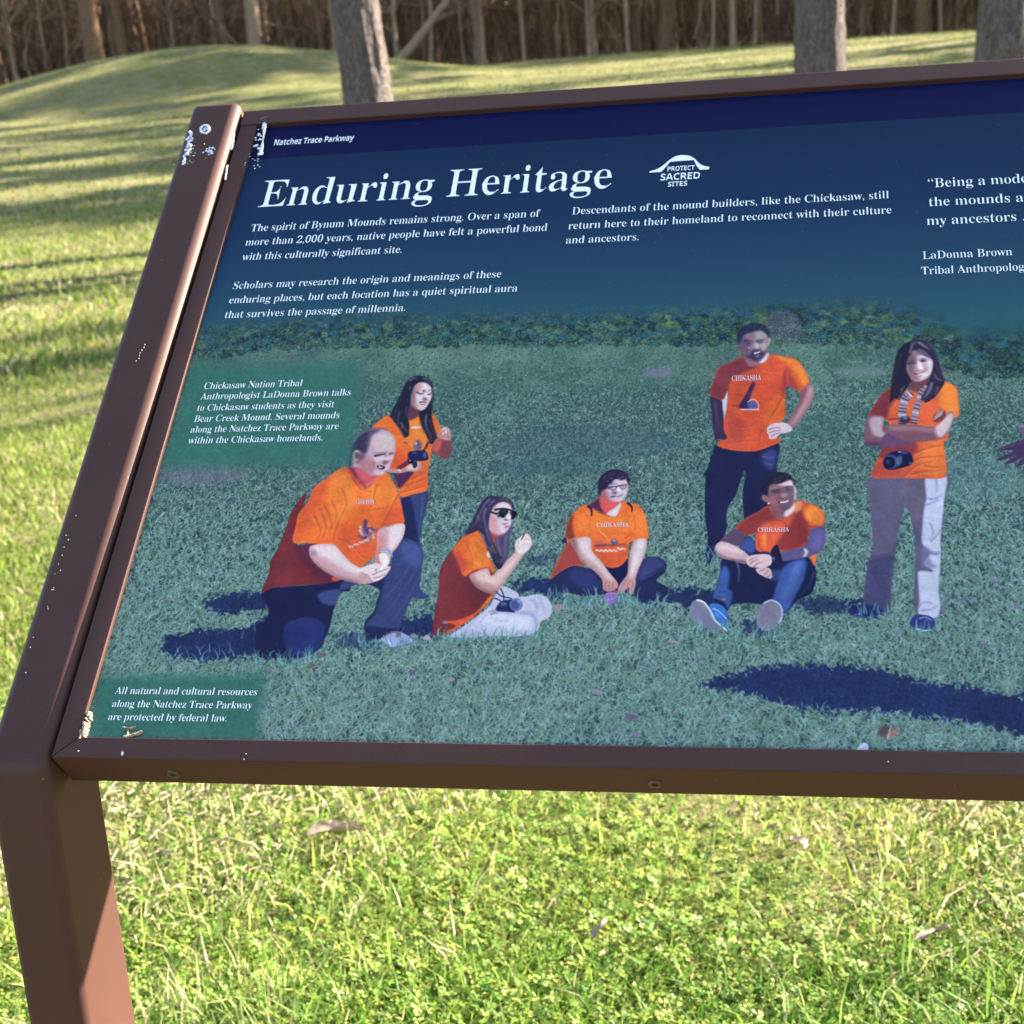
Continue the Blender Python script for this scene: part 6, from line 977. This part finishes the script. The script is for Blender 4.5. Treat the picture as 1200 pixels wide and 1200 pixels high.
def lettering(name, lines, cap_px, style=serif, off=-.008, mat=None, wz=.0002, parent=None, fit=None):
    VV, FF, o = [], [], 0
    for i, (t, p0, p1) in enumerate(lines):
        V, F = text_verts(style(t), off); A, B = pm(p0)[0], pm(p1)[0]; vb = (A[1] + B[1]) / 2; cap = abs(pm((p0[0], p0[1] - cap_px))[0, 1] - A[1]); k = cap / (CAPH if style is serif else CAPS)
        ref = V
        if fit and fit[i]: ref = text_verts(style(fit[i]), off)[0]
        sx = (B[0] - A[0]) / (ref[:, 0].max() - ref[:, 0].min()); u = A[0] + (V[:, 0] - V[:, 0].min()) * sx
        kk = u < PW - .012 if fit else np.ones(len(u), bool)
        VV += [PV(a, b, wz) for a, b in zip(u, vb + V[:, 1] * k)]; FF += [tuple(x + o for x in f) for f in F if all(kk[x] for x in f)]; o += len(V)
    me = bpy.data.meshes.new(name); me.from_pydata([tuple(Vector(v_) - BASE) for v_ in VV], [], FF); me.update(); return mesh_obj(name, me, mat or M_INK, parent or PANEL)
lettering('title_lettering', [('Enduring Heritage', (302, 243.5), (716, 220))], 30.5, off=-.005)['label'] = 'large white title reading Enduring Heritage'
lettering('header_lettering', [('Natchez Trace Parkway', (321, 170), (414, 165.2))], 6.4, sans, .0)['label'] = 'small white header reading Natchez Trace Parkway'
lettering('paragraph_lettering', [('The spirit of Bynum Mounds remains strong. Over a span of', (293.3, 271.7), (632.5, 254)), ('more than 2,000 years, native people have felt a powerful bond', (287, 288.7), (640.8, 270)), ('with this culturally significant site.', (283, 305.3), (470.4, 296.5))], 8.2)['label'] = 'first white paragraph, about the spirit of the mounds'
lettering('paragraph_lettering', [('Scholars may research the origin and meanings of these', (272.5, 339.2), (587, 325)), ('enduring places, but each location has a quiet spiritual aura', (267.8, 356.3), (606, 341.3)), ('that survives the passage of millennia.', (263, 373.3), (474.6, 364.5))], 8.2)['label'] = 'second white paragraph, about scholars and enduring places'
lettering('paragraph_lettering', [('Descendants of the mound builders, like the Chickasaw, still', (670, 251.7), (1041.6, 232.5)), ('return here to their homeland to reconnect with their culture', (665.8, 269.2), (1044.8, 250)), ('and ancestors.', (663, 286.2), (748.3, 281.3))], 8.4)['label'] = 'white paragraph in the middle, about descendants'
lettering('quote_lettering', [('“Being a modern', (1088, 220), (1195.6, 214.6)), ('the mounds and', (1089, 242.1), (1183.8, 237.1)), ('my ancestors . . .', (1086.3, 264.1), (1191.3, 259)), ], 10.4, fit=['“Being a mod', 'the mounds', 'my ancestors'])['label'] = 'white quotation at the right edge of the view'
lettering('quote_credit_lettering', [('LaDonna Brown', (1081.3, 304), (1186.5, 299.2)), ('Tribal Anthropologist', (1079.8, 321.9), (1193, 317.2))], 8.9, fit=[None, 'Tribal Anthropolo'])['label'] = 'two white lines with a name and a job title under the quotation'
lettering('caption_lettering', [('Chickasaw Nation Tribal', (239, 455.7), (353.3, 453.3)), ('Anthropologist LaDonna Brown talks', (235, 467.7), (410.4, 464.4)), ('to Chickasaw students as they visit', (231, 481), (391, 478.4)), ('Bear Creek Mound. Several mounds', (227.3, 493.7), (397, 491.4)), ('along the Natchez Trace Parkway are', (223.3, 506.3), (396, 504.2)), ('within the Chickasaw homelands.', (220, 519.3), (377.4, 517.4))], 7.6)['label'] = 'white caption on a teal block at the left of the photograph'
lettering('caption_lettering', [('All natural and cultural resources', (134.6, 813.3), (300.8, 815)), ('along the Natchez Trace Parkway', (131, 828.8), (295, 830.4)), ('are protected by federal law.', (126.3, 844.2), (265.4, 845.6))], 8.2)['label'] = 'white caption in the lower left corner of the panel'
lettering('emblem_lettering', [('PROTECT', (782, 200.8), (814, 199.2)), ], 5.2, sans, 0)['label'] = 'small white word PROTECT in the mound emblem'
lettering('emblem_lettering', [('SACRED', (773.8, 211.7), (820, 209.4))], 7.6, sans, 0)['label'] = 'small white word SACRED in the mound emblem'
lettering('emblem_lettering', [('SITES', (782.5, 218.9), (805.3, 217.7))], 5.4, sans, 0)['label'] = 'small white word SITES in the mound emblem'
org(650, 170, 6)
top = smooth_path(loc([(668, 186), (722, 170), (770, 138), (812, 103), (852, 80), (902, 72), (952, 79), (986, 99), (1012, 126), (1042, 145), (1087, 155)]), False); bot = loc([(1085, 172), (1020, 175), (1000, 150), (980, 107), (895, 112), (812, 119), (782, 155), (750, 190), (668, 195)])
bm = bmesh.new(); poly = pm(np.concatenate([top, bot])); f = bm.faces.new([bm.verts.new(Vector(PV(a, b, .0002)) - BASE) for a, b in poly[::-1]]); bmesh.ops.triangulate(bm, faces=[f]); me = bpy.data.meshes.new('emblem'); bm.to_mesh(me); bm.free()
for p_ in me.polygons:
    if p_.normal.z < 0: me.flip_normals(); break
mesh_obj('emblem', me, M_INK, PANEL)['label'] = 'white outline of a mound above the words of the emblem'
m = Mat('shirt_lettering', .36, (.62, .55, .6, 1), spec=.35); M_SHIRT = m.m
org(300, 420, 5)
def sl_(a): return tuple(loc(a)[0])
lettering('shirt_lettering', [('CHIKASHA', sl_((582, 868)), sl_((694, 842)))], 5.4, mat=M_SHIRT, off=0, wz=.0003)['label'] = 'white word CHIKASHA on the kneeling man’s shirt'
org(800, 360, 6); lettering('shirt_lettering', [('CHIKASHA', sl_((345, 528)), sl_((552, 506)))], 6.0, mat=M_SHIRT, off=-.004, wz=.0003)['label'] = 'white word CHIKASHA on the standing man’s shirt'
org(790, 540, 5.714); lettering('shirt_lettering', [('CHIKASHA', sl_((560, 484)), sl_((770, 470)))], 5.0, mat=M_SHIRT, off=-.004, wz=.0003)['label'] = 'white word CHIKASHA on the sitting man’s shirt'
org(620, 530, 6); lettering('shirt_lettering', [('CHIKASHA', sl_((475, 524)), sl_((700, 528)))], 4.6, mat=M_SHIRT, off=-.002, wz=.0003)['label'] = 'white word CHIKASHA on the cross-legged woman’s shirt'

# bird droppings: thin crusts with an uneven outline
m = Mat('white_dropping', .8, spec=.2); v = m.coords('Object'); m.base(m.ramp(m.noise(v, 600, 4), [(.35, (.40, .40, .46, 1)), (.6, (.78, .80, .84, 1))])); m.bump(m.noise(v, 500, 3), .5, .0008); M_DROP = m.m
NRM = Vector((0, -st, ct)); WC = (CAM - Vector((0, 0, GZ))).dot(NRM)
def on_w(px, py, wv):
    """the point seen at (px, py) on the plane wv above the graphic, as (u, v)"""
    q = pm((px, py))[0]; P0 = Vector(PV(q[0], q[1])); p = P0 + (CAM - P0) * (wv / WC) - Vector((0, 0, GZ)); return p.x, p.y * ct + p.z * st
def crust(name, blobs, wz, parent, label, seed=1):
    rr = random.Random(seed); V, F = [], []
    for px, py, rx, ry in blobs:
        if wz is None: q = on_w(px, py, .009); wq = .003 + .0085 * (q[1] + .024) / .63 + .0002; c = on_w(px, py, wq)
        else: wq = wz; c = on_w(px, py, wz)
        k = 12; b = len(V)
        rs = [rr.uniform(.6, 1.25) for _ in range(k)]; sc = .00098
        for lev, h in ((1, 0), (.7, .0006)):
            for i in range(k):
                t = 6.2832 * i / k; V.append(PV(c[0] + rx * sc * rs[i] * lev * math.cos(t), c[1] + ry * sc * rs[i] * lev * math.sin(t), wq + h * min(1, rx)))
        F += [(b + i, b + (i + 1) % k, b + k + (i + 1) % k, b + k + i) for i in range(k)]; F.append(tuple(b + k + i for i in range(k)))
    V = [tuple(Vector(x) - BASE) for x in V]; me = bpy.data.meshes.new(name); me.from_pydata(V, [], F); me.update(); o = mesh_obj(name, me, M_DROP, parent); o['label'] = label
rr = random.Random(3)
ring = [(240.2 + 5 * math.cos(t), 151.6 + 4.6 * math.sin(t), 1.5, 1.2) for t in np.linspace(0, 6.0, 15)] + [(240 + rr.gauss(0, 1.5), 151.5 + rr.gauss(0, 1.5), .8, .7) for _ in range(8)]
crust('dropping', ring, None, P_L, 'small white ring of dropping on the post top')
crust('dropping', [(224.5 - .55 * i + rr.gauss(0, 1.6), 156 + i * 2.1 + rr.gauss(0, 1), rr.uniform(.5, 1.9), rr.uniform(.6, 1.9)) for i in range(18) for _ in range(2)] + [(222 + rr.gauss(0, 8), 185 + rr.gauss(0, 8), .4, .4) for _ in range(22)], None, P_L, 'white streak of dropping on the left of the post top', 4)
crust('dropping', [(245 + rr.gauss(0, 3.4), 176 + rr.gauss(0, 2.6), rr.uniform(.5, 1.4), rr.uniform(.4, 1.2)) for _ in range(18)], None, P_L, 'speckled white dropping right of the streak', 5)
crust('dropping', [(310 - .04 * i * i * .7, 141 + i * 3.0, 1.5 + .9 * math.sin(i * .55 + .6), 2.2) for i in range(14)] + [(303 + rr.gauss(0, 2), 166 + rr.gauss(0, 6), rr.uniform(.5, 2), rr.uniform(.6, 1.8)) for _ in range(16)] + [(308 - i * 1.0, 139 + .3 * i, 1.3, 1.2) for i in range(-5, 4)] + [(296 + rr.gauss(0, 6), 190 + rr.gauss(0, 6), .5, .5) for _ in range(12)], .0040, FR, 'long white dropping running over the upper left corner of the frame', 6)
crust('dropping', [(274 - i * .35, 157 + i * 2.4, 1.2, 1.5) for i in range(8)] + [(266 - i * .3, 195 + i * 2.4, .9, 1.6) for i in range(7)], None, P_L, 'thin white dribble down the inner edge of the post', 7)
# chips and scratches in the paint
crust('paint_chip', [(170 - i * 1.6 + rr.gauss(0, .5), 404 + i * 3.2, .3, .6) for i in range(7)] + [(79 - .3205 * (y_ - 600) + 5 + rr.uniform(0, 9), y_, .26, .36) for y_ in [rr.uniform(600, 790) for _ in range(16)]] + [(150, 560, .4, .5)], None, P_L, 'pale chips in the post paint', 8)
crust('paint_chip', [(rr.uniform(75, 1200), 888 + rr.uniform(-8, 6) + 0.013 * 0, .4, .4) for _ in range(3)] + [(143, 883, .6, 1.6), (92, 880, .8, .5)], .0036, FR, 'pale chips in the lower rail paint', 9)
# dry debris in the lower left corner of the panel
m = Mat('dry_debris', .85, spec=.2); v = m.coords('Object'); m.base(m.ramp(m.noise(v, 350, 4, .7), [(.35, (.05, .03, .02, 1)), (.5, (.30, .20, .12, 1)), (.68, (.75, .70, .62, 1))])); M_DEB = m.m
V, F = [], []; rd = random.Random(8)
for i in range(16):
    t = i / 15; c = pm((95 + 17 * t + rd.gauss(0, 1.2) - 7 * t * t, 864 - 26 * t ** 1.5 + rd.gauss(0, 1.5)))[0]; b = len(V); r_ = rd.uniform(.0012, .0027); K = 7
    for lev, h in ((1, 0), (.95, .0022), (.4, .0042)):
        for k in range(K): a_ = 6.2832 * k / K; V.append(PV(c[0] + r_ * lev * math.cos(a_) * rd.uniform(.7, 1.2), c[1] + r_ * lev * math.sin(a_) * rd.uniform(.7, 1.2), h * rd.uniform(.7, 1.1)))
    F += [(b + l * K + k, b + l * K + (k + 1) % K, b + (l + 1) * K + (k + 1) % K, b + (l + 1) * K + k) for l in (0, 1) for k in range(K)]; F.append(tuple(b + 2 * K + k for k in range(K)))
o = mesh_obj('dry_debris', to_mesh('dry_debris', V, F), M_DEB); tag(o, 'crumb of pale dry debris caught in the lower left corner of the panel', 'debris')
V, F = [], []
for pts, r_ in (([(145, 853.5), (152, 855), (160, 853)], .0006), ([(150, 864.5), (151, 860), (150.5, 855)], .0006), ([(146, 865), (153, 864), (160, 862), (168, 859)], .0012), ([(160, 862.5), (166, 859), (168, 859.6)], .001)):
    tube([PV(*pm(p)[0], .0014) for p in pts], [r_] * len(pts), 6, V, F)
o = mesh_obj('dead_sprig', to_mesh('dead_sprig', V, F), M_DEB); tag(o, 'tiny dead sprig lying on the lower left edge of the panel', 'twig')

# fallen leaves in the grass under the sign
m = Mat('dead_leaf', .7, spec=.3); v = m.coords('Object'); m.base(m.ramp(m.noise(v, 60, 4), [(.3, (.20, .12, .08, 1)), (.7, (.48, .36, .29, 1))])); M_LEAF = m.m
def ground_pt(px, py, lift=0):
    d = FWD + RGT * ((px - 600) / F_PX) - UPV * ((py - 600) / F_PX); t = (GZ * 0 + lift - CAM.z) / d.z; return CAM + d * t
def leaf(px, py, L, W_, curl, rz, label):
    rl = random.Random(px); p = ground_pt(px, py, .04); V, F = [], []; n, k = 12, 6
    for i in range(n + 1):
        t = i / n; wv = W_ * math.sin(math.pi * min(1, t ** .8)) ** .7 * (1 + .18 * math.sin(t * 22 + px)) + .0006
        for j in range(k + 1):
            s = j / k * 2 - 1; V.append((t * L - L / 2, s * wv * math.cos(curl * s), abs(math.sin(curl * s)) * wv * .8 + .18 * L * (t - .5) ** 2 + .012 * math.sin(t * 5 + s * 2) * .25))
    F = [(i * (k + 1) + j, i * (k + 1) + j + 1, (i + 1) * (k + 1) + j + 1, (i + 1) * (k + 1) + j) for i in range(n) for j in range(k)]
    o = mesh_obj('dead_leaf', to_mesh('dead_leaf', V, F), M_LEAF); o.location = (p.x, p.y, hz(p.x, p.y) + .035); o.rotation_euler = (rl.uniform(-.5, .5), rl.uniform(-.3, .3), rz); tag(o, label, 'leaf', 'dead leaves in the grass')
leaf(392, 973, .085, .024, 1.0, .3, 'large curled brown leaf under the left half of the sign')
leaf(703, 1085, .04, .010, .8, 1.2, 'small dark leaf in the grass below the middle of the sign')
leaf(1095, 1090, .05, .012, .7, .5, 'small brown leaf in the grass near the lower right corner')
leaf(935, 985, .045, .014, .7, 2.0, 'brown leaf half hidden in the grass just below the sign’s right half')
